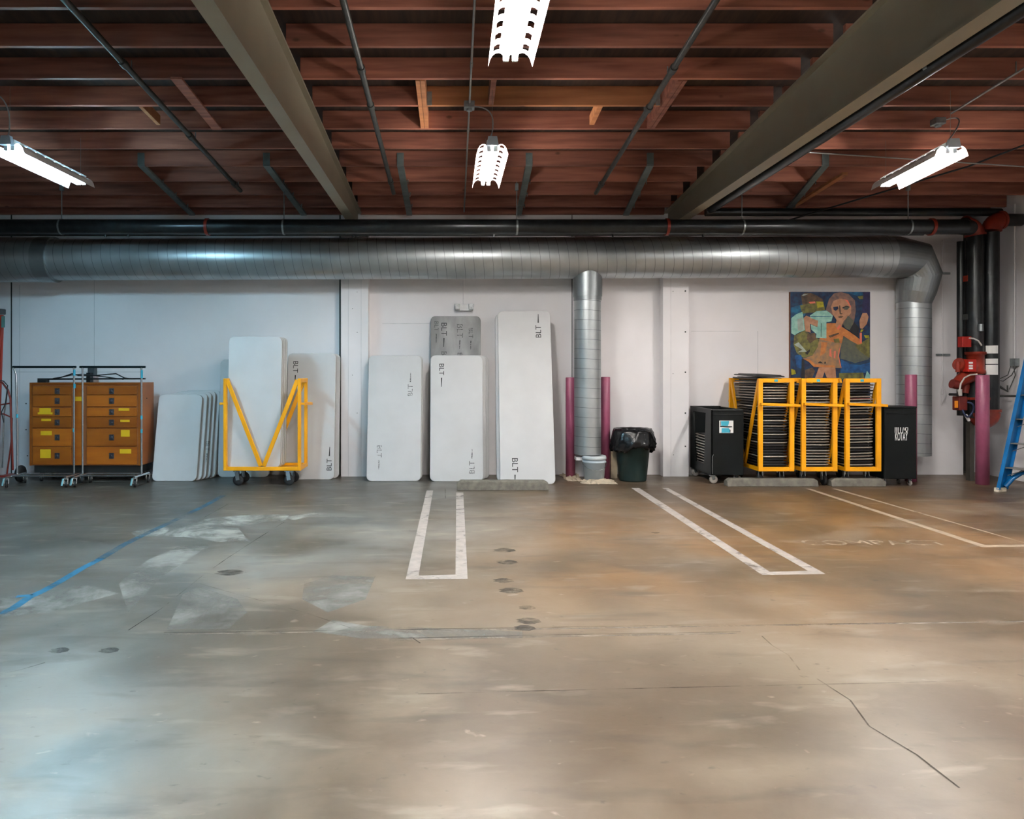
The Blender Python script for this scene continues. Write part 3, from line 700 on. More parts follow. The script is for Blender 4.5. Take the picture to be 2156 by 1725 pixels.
def crumple(px0, px1, py0, py1, hgt, label, seed):
    rnd = random.Random(seed); nx, ny = 14, 6; ya, yb = FY(py1), FY(py0); b = MB(); vs = []
    for jy in range(ny+1):
        for i in range(nx+1):
            x = X(px0, ya)+(X(px1, ya)-X(px0, ya))*i/nx; y = ya+(yb-ya)*jy/ny
            e = min(i, nx-i)/nx*2*min(jy, ny-jy)/ny*2
            vs.append((x+rnd.uniform(-.015, .015)+(.06 if jy % 3 == 0 else 0)*rnd.random(), y+rnd.uniform(-.02, .02), .004+hgt*(e**.5)*rnd.uniform(.2, 1)))
    fs = [(jy*(nx+1)+i, jy*(nx+1)+i+1, (jy+1)*(nx+1)+i+1, (jy+1)*(nx+1)+i) for jy in range(ny) for i in range(nx)]
    b.add(vs, fs); o = b.build('kraft_paper', pm); s = o.modifiers.new('solid', 'SOLIDIFY'); s.thickness = .002; return tag(o, label, 'paper')
crumple(1192, 1228, 998, 1014, .09, 'crumpled brown paper by the foot of the left mauve bollard', 3)
crumple(1226, 1300, 1011, 1020, .07, 'crumpled brown paper sheet on the floor in front of the bucket', 5)
Y = 9.93; cx_ = X(1332, Y); zt = H(925, Y)
t = thing('trash_can', 'dark green round trash can lined with a black bag', 'trash can', (cx_, Y, 0))
r1, r0 = X(1368, Y)-X(1332, Y)+.005, X(1362, Y)-X(1332, Y)-.01
green = mat('dark_green_plastic', (32, 52, 50), .45, vary=.15)
MB().lathe([(0, .01), (r0-.01, 0), (r0, .02), (r1, zt), (r1+.012, zt), (r1+.014, zt+.03), (r1-.01, zt+.03), (r0-.02, .05), (0, .05)], (cx_, Y, 0), 'z', 36).build('can_body', green, t)
for sx in (-1, 1): MB().box(cx_+sx*(r1+.0)-.03, cx_+sx*(r1)+.03, Y-.05, Y+.05, zt-.09, zt-.05).build('side_handle', green, t, bevel=.008)
bag = MB(); n = 64; rnd = random.Random(2); prof = [(.80, .10), (.97, .125), (1.04, .13), (1.12, .08), (1.2, -.01), (1.25, -.09), (1.24, -.14), (1.2, -.19)]
vs = []
for i, (rr, h) in enumerate(prof):
    for k in range(n):
        a = 2*PI*k/n; sag = (.6+.4*math.sin(a*2+1))+.25*math.sin(a*5); wob = 1+.03*math.sin(a*9+i)*i/4+.02*math.sin(a*23+i*2)*(i/3)
        R = r1*rr*wob; hh = h if h > 0 else h*(.55+.45*sag)
        vs.append((cx_+R*math.cos(a), Y+R*math.sin(a), zt+.02+hh+(.010 if i > 4 else .002)*math.sin(a*13+i)))
bag.add(vs, [(i*n+k, i*n+(k+1) % n, (i+1)*n+(k+1) % n, (i+1)*n+k) for i in range(len(prof)-1) for k in range(n)], 0, True)
bag.lathe([(r1*.8, zt+.12), (r1*.7, zt-.1), (0, zt-.2)], (cx_, Y, 0), 'z', n)
o = bag.build('bin_liner', mat('black_bag_plastic', (18, 19, 21), .22, vary=.2, scale=14, bump=.5), t)
s = o.modifiers.new('solid', 'SOLIDIFY'); s.thickness = .003
cb = MB().box(X(1284, 10.2), X(1297, 10.2), 10.12, 10.2, 0, H(925, 10.2)); tag(cb.build('cardboard_sheet', mat('tan_cardboard', (176, 160, 136), .8)), 'tan cardboard strip standing between the bollard and the trash can', 'cardboard')

# ---------------------------------------------------------------- casters
wheel_m = mat('dark_wheel_rubber', (34, 34, 36), .6)
pale_wheel = mat('pale_wheel_plastic', (150, 142, 136), .5)
def caster(parent, c, r, yaw=0, wm=None, wd=.028, top=None):
    """c = centre of the wheel (coordinates of the parent's frame of building)"""
    c = Vector(c); ax = Vector((math.cos(yaw), math.sin(yaw), 0)); fw = Vector((-ax.y, ax.x, 0)); top = top or c.z+r*1.5
    b = MB()
    for s in (-1, 1): b.bar(c+ax*s*(wd*.5+.008), Vector((c.x, c.y, top-.008))+fw*.25*r+ax*s*(wd*.5+.008), r*.7, .004, up=ax)
    q = Vector((c.x, c.y, top))+fw*.25*r; b.bar(q-ax*(wd*.6+.012), q+ax*(wd*.6+.012), r*1.2, .01)
    b.tube([q, q+Vector((0, 0, .015))], .014, 8)
    k = b.build('caster', chrome, parent)
    wv = MB(); n = 20; vs = []
    for s, rr in ((-.5, r*.45), (-.5, r*.92), (-.32, r), (.32, r), (.5, r*.92), (.5, r*.45)):
        for i in range(n):
            a = 2*PI*i/n; vs.append(c+ax*s*wd+fw*rr*math.cos(a)+Vector((0, 0, rr*math.sin(a))))
    wv.add(vs, [(j_*n+i, j_*n+(i+1) % n, (j_+1)*n+(i+1) % n, (j_+1)*n+i) for j_ in range(5) for i in range(n)], 0, True)
    wv.add(vs[:n], [tuple(range(n))]); wv.add(vs[-n:], [tuple(range(n))])
    wv.build('wheel', wm or wheel_m, k)
    return k

# ---------------------------------------------------------------- yellow carts (length along local Y, 0..1.02)
CL, CW, CB, CT = 1.02, .235, .205, 1.425
def make_cart():
    t = thing('yellow_cart', 'x', 'cart')
    for y in (.0, CL):
        e = MB(); yc = y+(.02 if y == 0 else -.02)
        for s in (-1, 1): e.box(s*CW-.029*(1+s), s*CW+.029*(1-s), yc-.02, yc+.02, CB, CT)
        e.box(-CW+.058, CW-.058, yc-.02, yc+.02, CT-.055, CT); e.box(-CW+.058, CW-.058, yc-.02, yc+.02, CB, CB+.055)
        e.build('end_frame', yellow, t, bevel=.004)
    for s in (-1, 1):
        r = MB(); x = s*(CW-.022)
        r.box(x-.02, x+.02, .04, CL-.04, CB, CB+.05)
        r.build('bottom_rail', yellow, t, bevel=.004)
        v = MB()
        v.bar((x, .045, CT-.02), (x, CL/2-.02, CB+.06), .052, .03, up=(1, 0, 0)); v.bar((x, CL-.045, CT-.02), (x, CL/2+.02, CB+.06), .052, .03, up=(1, 0, 0))
        v.build('v_brace', yellow, t, bevel=.004)
    MB().box(-CW+.045, CW-.045, .04, CL-.04, CB+.01, CB+.025).build('deck', yellow, t)
    for y, s in ((0, -1), (CL, 1)):
        h = MB(); yy = y+s*.045
        h.bar((-CW+.03, yy, 1.09), (CW+.055, yy, 1.07), .024, .035); h.box(-CW+.015, -CW+.045, min(y, yy)-.01, max(y, yy)+.01, 1.075, 1.105); h.box(CW-.045, CW-.015, min(y, yy)-.01, max(y, yy)+.01, 1.065, 1.095)
        h.build('handle_bar', yellow, t, bevel=.003)
    for (x, y) in ((-.14, .17), (.14, .17), (-.14, CL-.17), (.14, CL-.17)): caster(t, (x, y, .07), .07, 0, wd=.035, top=.19)
    return t
CY0 = 9.34
cart = make_cart()
cart_tree = [(c, kids(c)) for c in kids(cart)]
specs = ((4.235, 'yellow steel cart of folded chairs, leftmost of the three by the painting', 0), (4.80, 'yellow steel cart of folded chairs, middle one of the three', 0), (5.375, 'yellow steel cart of folded chairs, rightmost of the three', 0))
carts = []
for i, (x, lab, rz) in enumerate(specs):
    if i == 0: c = cart; c.location = (x, CY0, 0); c['label'] = lab; WL[c.name] = Vector((x, CY0, 0))
    else: c = dup(cart, (x, CY0, 0), rz, lab, tree=cart_tree)
    c['group'] = 'yellow steel carts'; carts.append(c)
    tp = MB(); px = X((1634, 1723, 1815)[i], CY0); tp.box(px-.022, px+.022, CY0-.0035, CY0+.001, CT-.042, CT-.012); tp.build('blue_tape', teal_tape, c)
tc_ = dup(cart, (X(470, 9.4)+1.02, 9.4+CW, 0), PI/2, 'yellow steel cart seen side on, holding tall white tables', 'yellow steel carts', tree=cart_tree)
# tables standing in the side-on cart
for k, lab in enumerate(('front tall white table standing in the yellow table cart', 'second tall white table in the yellow table cart', 'third tall white table in the yellow table cart', 'rear tall white table in the yellow table cart')):
    table(477+3.6*k, 590+3.6*k, 0, 1.755, .10, lab, zb=CB+.03, th=.036, Y=9.475+.061*k, group='tall white tables in the yellow cart')

# ---------------------------------------------------------------- folded chairs
def make_chair(fm, pm_):
    t = thing('folding_chair', 'x', 'chair'); hw = .185; L = .88
    def loop(w2, y0, y1, z, r, name, fm):
        b = MB(); rr = .07; pts = []
        for cx, cy, a0 in ((w2-rr, y0+rr, -PI/2), (w2-rr, y1-rr, 0), (-w2+rr, y1-rr, PI/2), (-w2+rr, y0+rr, PI)):
            for k in range(5): a = a0+k*PI/8; pts.append((cx+rr*math.cos(a), cy+rr*math.sin(a), z))
        b.tube(pts, r, 8, closed=True, sq=.85); b.build(name, fm, t)
    loop(hw, 0, L, .011, .0105, 'main_frame', fm); loop(hw-.02, .05, L-.1, .025, .007, 'leg_frame', blk)
    MB().box(-hw+.03, hw-.03, .03, .26, .006, .024).build('backrest', pm_, t, bevel=.005)
    MB().box(-hw+.035, hw-.035, .34, .74, .006, .026).build('seat', pm_, t, bevel=.005)
    return t
silver = mat('silver_chair_frame', (172, 168, 160), .4, .4, vary=.1); beige = mat('beige_chair_frame', (150, 140, 130), .45, .3); blk = mat('black_chair_frame', (40, 41, 44), .4, .3)
padb = mat('black_chair_pad', (22, 22, 25), .6); padg = mat('grey_chair_pad', (70, 67, 66), .65); padr = mat('red_chair_pad', (130, 36, 34), .65)
protos = {}
def chair(kind, loc, rz, label, group):
    fm, p_ = {'s': (silver, padb), 'g': (beige, padg), 'b': (blk, padb), 'r': (beige, padr)}[kind]
    if kind not in protos:
        o = make_chair(fm, p_); protos[kind] = (o, [(c, []) for c in kids(o)])
        o.location = loc; o.rotation_euler = (0, 0, rz); o['label'] = label; o['group'] = group; return o
    o, tr = protos[kind]; return dup(o, loc, rz, label, group, tree=tr)
KN = {'s': 'silver-framed black', 'g': 'beige-framed grey', 'b': 'black', 'r': 'beige-framed red'}
patt = ('bbbbsbbbbsbbsbbgbsbgbbsbbsgggs', 'gssssgsbsgssgsgsssssggssgsbsbg', 'gsbsgsbsbssggsrssgbgssssrgbbgg')
for i, (x, nm) in enumerate(((4.235, 'leftmost'), (4.80, 'middle'), (5.375, 'rightmost'))):
    z = CB+.03
    for k in range(34 if i == 0 else 30):
        kd = patt[i][k % 30]; tilt = 0
        c = chair(kd, (x+random.uniform(-.008, .004)-(.0 if i else 0), CY0+.055+random.uniform(0, .03), z), random.uniform(-.012, .012), 'folded %s chair lying flat in the %s yellow chair cart, %s from the bottom' % (KN[kd], nm, ORD[k+1]), 'folded chairs in the %s yellow cart' % nm)
        if i == 2: c.rotation_euler = (0, -.035*random.random(), c.rotation_euler.z)
        if i == 0 and k > 30: c.rotation_euler = (.008*(k-30), .02, random.uniform(-.05, .05)); c.location.x -= .012*(k-30)
        z += .0365 if i == 0 else .0375

# ---------------------------------------------------------------- black plastic bins
def bin_body(px0, px1, pyt, pyb, Yf, Yb, label, name, cut):
    x0, x1 = X(px0, Yf), X(px1, Yf); z0, z1 = H(pyb, Yf), H(pyt, Yf)
    t = thing(name, label, 'bin', ((x0+x1)/2, (Yf+Yb)/2, 0)); b = MB(); th = .02
    b.box(x0, x1, Yf, Yf+th, z0, z1); b.box(x0, x1, Yb-th, Yb, z0, z1+.01); b.box(x1-th, x1, Yf+th, Yb-th, z0, z1)
    b.box(x0, x1, Yf+th, Yb-th, z0, z0+th)
    if cut:
        # side panel with a tapering opening
        o_ = [(Yf, z0), (Yb, z0), (Yb, z1+.01), (Yf, z1)]; h_ = [(Yf+.27, z0+.12), (Yf+.62, z0+.12), (Yf+.72, z1-.06), (Yf+.20, z1-.06)]
        for k in range(4):
            q = [o_[k], o_[(k+1) % 4], h_[(k+1) % 4], h_[k]]
            b.prism([(p[0], p[1]) for p in q], (x0, 0, 0), (0, 1, 0), (0, 0, 1), th)
    else:
        b.box(x0, x0+th, Yf+th, Yb-th, z0, z1); b.box(x0-.004, x1+.004, Yf-.004, Yb, z1, z1+.025)
    o = b.build('bin_body', darkblack, t, bevel=.008)
    rm = MB(); rm.box(x0+.03, x1-.02, Yf-.012, Yf, z1-.075, z1-.065); rm.box(x0+.02, x1-.02, Yf-.008, Yf, z1-.03, z1-.01); rm.build('moulded_rib', darkblack, t, bevel=.003)
    return t, x0, x1, z0, z1
t, x0, x1, z0, z1 = bin_body(1497, 1566, 862, 1001, 9.58, 10.42, 'black open-sided plastic bin on casters with a torn white and teal sticker', 'rolling_bin', True)
for (x, y) in ((x0+.05, 9.63), (x1-.05, 9.70), (x0+.05, 10.34), (x1-.05, 10.34)): caster(t, (x, y, .058), .056, PI/2+.1, pale_wheel, .026, z0-.01)
MB().tube([(x0+.015, 9.572, z0+.02), (x0+.015, 9.572, z0+.25), (x0+.03, 9.572, z0+.28)], .004, 6).build('edge_scuff', chrome, t)
st = MB(); Yq = 9.577; s0 = P(1514.5, 886, Yq); s1 = P(1544, 912, Yq)
st.box(s0.x, s1.x, Yq-.002, Yq+.002, s1.z, s0.z, 0)
q_ = lambda a, b: P(1430+a/5.75, 740+b/5.75, Yq-.004)
for poly, mi in (([(505, 845), (605, 843), (600, 880), (590, 903), (510, 903)], 1), ([(515, 930), (600, 930), (618, 955), (615, 985), (512, 985)], 1), ([(495, 903), (640, 908), (640, 918), (600, 922), (495, 916)], 2), ([(612, 950), (622, 950), (620, 985), (612, 985)], 2), ([(498, 845), (504, 845), (504, 900), (498, 900)], 2)):
    st.add([q_(a, b) for a, b in poly], [tuple(range(len(poly)))], mi)
st.build('sticker', [paper, teal_tape, ink], t)
for k in range(13):
    chair('s' if k % 4 else 'g', ((x0+x1)/2, 9.66-.03, z0+.025+.0385*k), random.uniform(-.01, .01), 'folded chair lying in the open-sided black bin, %s from the bottom' % ORD[k+1], 'folded chairs in the black bin').scale = (1, .84, 1)
t, x0, x1, z0, z1 = bin_body(1862, 1930, 860, 1009, 9.4, 9.76, 'closed black plastic bin with a white printed logo, right of the chair carts', 'rolling_bin', False)
for (x, y) in ((x0+.03, 9.46), (x1-.05, 9.46), (x0+.05, 9.7), (x1-.05, 9.7)): caster(t, (x, y, .034), .034, .2, pale_wheel, .018, z0-.004)
lg = MB(); Yq = 9.397
qq = lambda a, b: P(1680+a/5.75, 740+b/5.75, Yq)
for a, b in ((1172, 1182), (1190, 1196), (1199, 1205), (1213, 1222), (1238, 1248)): lg.add([qq(a, 920), qq(b, 920), qq(b-2, 985), qq(a, 985)], [(0, 1, 2, 3)])
lg.add([qq(1272, 920), qq(1280, 920), qq(1272, 985), qq(1264, 985)], [(0, 1, 2, 3)])
for a, b, c, d in ((1290, 918, 1334, 926), (1290, 918, 1308, 988), (1326, 918, 1334, 988), (1290, 960, 1334, 988)): lg.add([qq(a, b), qq(c, b), qq(c, d), qq(a, d)], [(0, 1, 2, 3)])
p0 = qq(1172, 1035); wd = text_w('KOTAY', .1); want = qq(1334, 1035).x-p0.x
for dx in (0, .0018): put_text(lg, 'KOTAY', .1, p0+Vector((dx, -.0002*dx/.0018, -.002)), (want/wd*.96, 0, 0), (0, 0, 1.55))
lg.build('logo_print', paper, t)

# ---------------------------------------------------------------- painting
Yp = 10.42
qp = lambda a, b, d=0: P(1620+a/7.5, 590+b/7.5, Yp-d)
t = thing('painting', 'large colourful painting of a woman in an orange dress, unframed canvas on the wall', 'painting', (qp(960, 1900).x, Yp, H(850, Yp)))
a, b_ = qp(330, 185), qp(1590, 1950)
MB().box(a.x, b_.x, Yp, WALL-.002, b_.z, a.z).build('stretcher_frame', wood_mat('stretcher_wood', (150, 96, 62), (120, 74, 48)), t)
def pc(name, c1, c2, s=15): return mat('paint_'+name, c1, .5, rgb2=c2, scale=s, bump=.2)
cols = dict(navy=pc('navy', (16, 62, 96), (28, 28, 60)), teal=pc('teal', (20, 104, 140), (14, 62, 96)), olive=pc('olive', (128, 124, 60), (84, 80, 50)), brown=pc('brown', (110, 84, 60), (62, 52, 46)),
            mint=pc('mint', (164, 206, 192), (120, 180, 168)), skin=pc('skin', (190, 140, 108), (168, 118, 88)), hair=pc('hair', (140, 104, 92), (100, 84, 82)), orange=pc('orange', (206, 132, 66), (180, 106, 58)),
            dress=pc('dress', (176, 128, 82), (134, 112, 92)), pink=pc('pink', (232, 110, 80), (220, 120, 100)), dark=pc('dark', (34, 34, 40), (24, 26, 30)), blue=pc('blue', (24, 92, 150), (14, 60, 110)),
            yel=pc('yellow', (186, 172, 30), (130, 130, 30)), grey=pc('greygreen', (100, 100, 82), (78, 84, 78)), purp=pc('purple', (48, 44, 92), (40, 34, 66)), pale=pc('pale', (176, 184, 176), (150, 160, 150)))
keys = list(cols); cv = MB(); lay = [.001]
def pp(c, pts):
    lay[0] += .0003; cv.add([qp(x, y, lay[0]) for x, y in pts], [tuple(range(len(pts)))], keys.index(c))
pp('navy', [(330, 185), (1590, 185), (1590, 1950), (330, 1950)])
pp('teal', [(345, 430), (520, 380), (640, 300), (560, 560), (345, 640)])
pp('teal', [(1150, 190), (1480, 185), (1480, 235), (1390, 250), (1330, 230)])
pp('purp', [(1490, 185), (1585, 185), (1585, 620), (1450, 560), (1480, 300)])
pp('brown', [(500, 240), (560, 200), (660, 205), (760, 250), (840, 300), (870, 430), (700, 480), (560, 450), (520, 380)])
pp('olive', [(480, 400), (640, 370), (720, 330), (850, 340), (880, 470), (700, 510), (520, 530)])
pp('pink', [(620, 345), (720, 335), (730, 365), (640, 372)])
pp('yel', [(740, 340), (850, 345), (860, 420), (760, 440)])
pp('mint', [(345, 600), (420, 540), (520, 500), (545, 640), (560, 790), (460, 830), (400, 870), (345, 840)])
pp('pale', [(440, 620), (520, 590), (545, 790), (450, 800)])
pp('olive', [(390, 880), (560, 790), (700, 900), (790, 930), (760, 1080), (700, 1180), (540, 1230), (430, 1150), (380, 1020)])
pp('pale', [(390, 1020), (460, 980), (590, 1130), (440, 1140), (520, 1100)])
pp('brown', [(600, 850), (720, 830), (740, 930), (640, 1000), (590, 930)])
pp('grey', [(1140, 900), (1300, 880), (1430, 1020), (1560, 960), (1570, 1250), (1350, 1310), (1200, 1260), (1120, 1240)])
pp('olive', [(1350, 1030), (1500, 960), (1580, 900), (1585, 1230), (1500, 1180), (1400, 1100)])
pp('yel', [(1490, 870), (1570, 870), (1580, 910), (1520, 920)])
pp('blue', [(400, 1190), (500, 1180), (530, 1290), (500, 1400), (430, 1370)])
pp('blue', [(1130, 1250), (1290, 1330), (1430, 1340), (1590, 1300), (1590, 1460), (1120, 1480)])
pp('yel', [(345, 1400), (400, 1420), (420, 1480), (345, 1500)])
pp('olive', [(1100, 1470), (1480, 1460), (1500, 1560), (1100, 1570)])
pp('brown', [(560, 1420), (680, 1380), (720, 1440), (650, 1600), (560, 1600)])
pp('mint', [(1500, 1570), (1540, 1430), (1590, 1500), (1590, 1600), (1500, 1600)])
pp('dark', [(510, 1240), (550, 1250), (560, 1600), (500, 1600)])
pp('skin', [(700, 1600), (780, 1380), (1040, 1370), (1060, 1600), (930, 1600), (870, 1450), (820, 1600)])
pp('skin', [(540, 600), (580, 560), (780, 640), (760, 740), (640, 690), (650, 830), (570, 810)])
pp('orange', [(790, 930), (850, 700), (920, 680), (1060, 680), (1180, 760), (1320, 850), (1420, 930), (1470, 1000), (1400, 1020), (1290, 960), (1170, 880), (1140, 1010), (1000, 1020)])
pp('dress', [(790, 930), (900, 960), (1140, 1000), (1100, 1200), (1140, 1390), (920, 1380), (700, 1370), (620, 1290), (530, 1240), (680, 1190), (760, 1060)])
pp('orange', [(530, 1240), (640, 1250), (720, 1330), (1030, 1350), (1040, 1380), (700, 1370), (620, 1290)])
pp('orange', [(820, 980), (920, 980), (880, 1150), (800, 1200)])
pp('pink', [(950, 1090), (975, 1090), (985, 1220), (945, 1200)]); pp('pink', [(1020, 1120), (1050, 1120), (1040, 1240), (1015, 1230)])
pp('pink', [(1125, 1010), (1095, 1200), (1140, 1390), (1110, 1340), (1080, 1180)])
pp('mint', [(640, 560), (740, 490), (900, 480), (1010, 530), (980, 650), (900, 665), (900, 920), (735, 910), (770, 640), (650, 600)])
pp('mint', [(655, 700), (770, 750), (740, 850), (660, 780)])
pp('dark', [(815, 680), (824, 680), (820, 900), (812, 900)])
pp('teal', [(650, 572), (980, 566), (980, 576), (650, 584)])
pp('hair', [(890, 470), (940, 300), (1020, 210), (1130, 190), (1250, 220), (1350, 320), (1365, 480), (1340, 640), (1280, 800), (1180, 730), (1140, 640), (1250, 540), (1000, 560), (960, 520)])
pp('skin', [(970, 420), (1010, 330), (1110, 290), (1220, 310), (1290, 420), (1290, 520), (1220, 600), (1170, 650), (1140, 740), (1080, 790), (1040, 720), (1060, 630), (1000, 540)])
pp('pink', [(1180, 300), (1240, 320), (1290, 420), (1275, 430), (1230, 350)])
pp('navy', [(1005, 425), (1080, 415), (1090, 450), (1050, 485), (1015, 470)])
pp('grey', [(1165, 440), (1210, 410), (1265, 430), (1230, 468), (1180, 468)])
pp('dark', [(1150, 430), (1210, 405), (1265, 418), (1265, 432), (1210, 418), (1160, 450)])
pp('brown', [(1100, 400), (1118, 400), (1128, 520), (1160, 530), (1130, 545), (1108, 530)])
pp('brown', [(1085, 575), (1130, 562), (1170, 575), (1135, 598), (1095, 595)])
pp('pink', [(1060, 760), (1110, 700), (1130, 720), (1090, 790)])
pp('grey', [(1160, 700), (1240, 560), (1330, 640), (1290, 800), (1200, 760)])
pp('brown', [(930, 880), (1090, 830), (1100, 850), (960, 910)]); pp('olive', [(1010, 930), (1100, 920), (1110, 990), (1030, 990)])
pp('skin', [(1420, 640), (1470, 520), (1540, 520), (1565, 580), (1540, 690), (1470, 770), (1430, 760)])
pp('pink', [(1425, 830), (1460, 830), (1460, 1000), (1425, 1000)])
pp('yel', [(1445, 780), (1490, 780), (1460, 820), (1435, 820)])
pp('dark', [(760, 1310), (800, 1280), (850, 1315)]); pp('dark', [(870, 1290), (890, 1290), (890, 1320), (865, 1320)]); pp('dark', [(560, 1150), (640, 1090), (640, 1120), (600, 1180)])
pp('olive', [(1390, 260), (1480, 245), (1480, 300), (1420, 300)]); pp('pale', [(510, 245), (540, 220), (620, 215), (540, 250)])
pp('dark', [(1270, 780), (1340, 660), (1420, 760), (1400, 900), (1300, 840)])
cv.build('canvas', [cols[k] for k in keys], t)

# ---------------------------------------------------------------- drawer cabinet
Yc = 9.78; k_ = 3.594
qc = lambda a, b: (X(a/k_, Yc), H(580+b/k_, Yc))
cab_w = wood_mat('honey_oak_veneer', (170, 94, 20), (146, 74, 12), .42, 1.5, (1, 1, 6)); cab_side = mat('brown_side_panel', (168, 104, 62), .5, vary=.1, scale=3); cab_dark = mat('black_cabinet_base', (28, 28, 28), .6)
pull_m = mat('grey_metal_pull', (92, 92, 100), .35, .7, vary=.3, scale=60)
xa, zt = qc(225, 812); xb, zb_ = qc(1062, 1440); Yb = 10.22
t = thing('drawer_cabinet', 'wide orange-brown wooden cabinet with twelve drawers and yellow paper notes', 'cabinet', ((xa+xb)/2, (Yc+Yb)/2, 0))
b = MB()
b.box(xa, xb, Yc+.01, Yb, zb_, zt)
fr = MB(); fr.box(xa, xa+.03, Yc-.006, Yc+.01, zb_, zt); fr.box(xb-.03, xb, Yc-.006, Yc+.01, zb_, zt); fr.box(xa+.03, xb-.03, Yc-.006, Yc+.01, zt-.03, zt)
b.build('carcass', cab_side, t, bevel=.003); fr.build('face_frame', cab_w, t, bevel=.002)
MB().box(qc(552, 0)[0], qc(622, 0)[0], Yc-.004, Yc+.011, zb_+.01, zt-.035).build('centre_panel', cab_w, t)
rows = ((838, 903), (908, 993), (1001, 1068), (1073, 1153), (1160, 1292), (1298, 1432))
cc = [((250, 543), (437,)), ((658, 1038), (848,))]
notes = {(0, 2): [(302, 1004, 388, 1036), (290, 1036, 402, 1052)], (0, 3): [(317, 1085, 390, 1102)], (0, 4): [(312, 1177, 396, 1210)], (0, 5): [(308, 1316, 388, 1383)],
         (1, 2): [(901, 1005, 982, 1025)], (1, 3): [(914, 1092, 984, 1110)], (1, 4): [(918, 1170, 985, 1220)], (1, 5): [(910, 1314, 996, 1348)]}
for ci, ((a0, a1), (hp,)) in enumerate(cc):
    for ri, (r0, r1) in enumerate(rows):
        p, q = qc(a0, r0), qc(a1, r1)
        dr = MB().box(p[0], q[0], Yc-.012, Yc+.0095, q[1], p[1]).build('drawer', cab_w, t, bevel=.004)
        hx, hz = qc(hp, (r0+r1)/2+(6 if ri == 0 else 0)); h = MB()
        h.box(hx-.034, hx+.034, Yc-.018, Yc-.011, hz-.04, hz+.04); h.lathe([(0, -.008), (.014, -.006), (.018, 0)], (hx, Yc-.018, hz), 'y', 12); h.bar((hx-.02, Yc-.024, hz-.01), (hx+.02, Yc-.024, hz-.01), .012, .01)
        h.build('handle', pull_m, dr, bevel=.003)
        for (n0, m0, n1, m1) in notes.get((ci, ri), ()):
            p, q = qc(n0, m0), qc(n1, m1); MB().box(p[0], q[0], Yc-.0145, Yc-.012, q[1], p[1]).build('paper_note', yellow_note, dr)
p, q = qc(570, 918), qc(620, 951); MB().box(p[0], q[0], Yc-.008, Yc-.004, q[1], p[1]).build('paper_note', yellow_note, t)
MB().box(xa+.04, xb-.02, Yc+.04, Yb-.02, .12, zb_).build('plinth', cab_dark, t)
for (x, y) in ((xa+.12, Yc+.08), (xb-.1, Yc+.08), (xa+.12, Yb-.08), (xb-.1, Yb-.08)): caster(t, (x, y, .045), .045, .3, top=.105)
MB().lathe([(0, -.002), (.008, -.002), (.008, .004)], (xb+.001, Yc+.2, H(840, Yc)), 'x', 10).build('side_hole', dark_gap, t)
# folded black base frames lying on the cabinet
t = thing('folded_rack_base', 'black folded metal frame with raised tubes lying on top of the drawer cabinet', 'metal frame', ((xa+xb)/2, 10.0, zt))
dm = mat('black_frame_metal', (38, 42, 44), .4, .5)
MB().bar(P(81, 798.5, 9.9)+Vector((0, 0, .0)), P(305, 797.5, 9.9), .05, .022).build('flat_bar', dm, t)
MB().tube([P(x, y, 9.87) for x, y in ((112, 797), (128, 795), (152, 787), (165, 791), (200, 791), (244, 787), (262, 796), (280, 798))], .008, 8).build('bent_tube', dm, t)
MB().tube([P(x, y, 9.95) for x, y in ((118, 797), (150, 790), (175, 788), (215, 793), (260, 799))], .007, 8).build('bent_tube', dm, t)
MB().box(X(81, 9.86), X(100, 9.86), 9.83, 9.91, zt+.002, zt+.04).build('end_clamp', dm, t, bevel=.005)
MB().box(X(192, 10.3), X(206, 10.3), 10.2, 10.28, H(790, 10.25), H(775, 10.25)).build('bracket_plate', mat('dark_bracket', (86, 94, 98), .5, .4), t)
MB().box(X(195, 10.3), X(203, 10.3), 10.12, 10.21, zt+.001, H(785, 10.25)).build('bracket_post', dm, t)

# ---------------------------------------------------------------- chrome garment racks
def rack(pl, pr, b0, b1, Y, lab, tapes, bend):
    xl, xr = X(pl, Y), X(pr, Y); zt = H(773, Y); t = thing('garment_rack', lab, 'garment rack', ((xl+xr)/2, Y, 0), group='chrome garment racks')
    MB().tube([(X(b0, Y), Y, zt), (X(b1, Y), Y, zt)], .016, 10).build('hanging_rail', mat('dark_rail', (34, 50, 54), .35, .6), t)
    for i, x in enumerate((xl, xr)):
        bb = .035 if (bend and i == 0) else 0
        MB().tube([(x-bb, Y, zt), (x, Y, zt-.10), (x+.4*bb, Y, .75), (x+.4*bb, Y, .15)], .013, 10).build('upright', chrome, t)
        MB().tube([(x, Y-.22, .13), (x, Y+.22, .13)], .016, 8).build('base_foot', chrome, t)
        for y in (Y-.2, Y+.2): caster(t, (x, y, .045), .045, .5, top=.115)
    for y in (Y-.10, Y+.1): MB().tube([(xl, y, .135), (xr, y, .135)], .011, 8).build('base_rail', chrome, t)
    for (px, py, h) in tapes: MB().lathe([(.0145, -h/2), (.0145, h/2)], P(px, py, Y), 'z', 12).build('tape_band', teal_tape, t)
    for x in (xl, xr): MB().bar((x-.02, Y-.23, .12), (x-.03, Y-.25, .03), .02, .012).build('brake_tab', mat('pale_brake', (150, 205, 215), .4), t)
    return t
rack(34, 156, 27, 160, 9.50, 'chrome garment rack with a black rail, left of the pair before the drawer cabinet', ((156.5, 785, .08), (157, 813, .06), (155.5, 906, .05), (36, 876, .05)), True)
rack(174, 298, 168, 306, 9.53, 'chrome garment rack with a black rail, right of the pair before the drawer cabinet', ((298.5, 788, .11), (298, 879, .05), (298, 908, .05)), False)

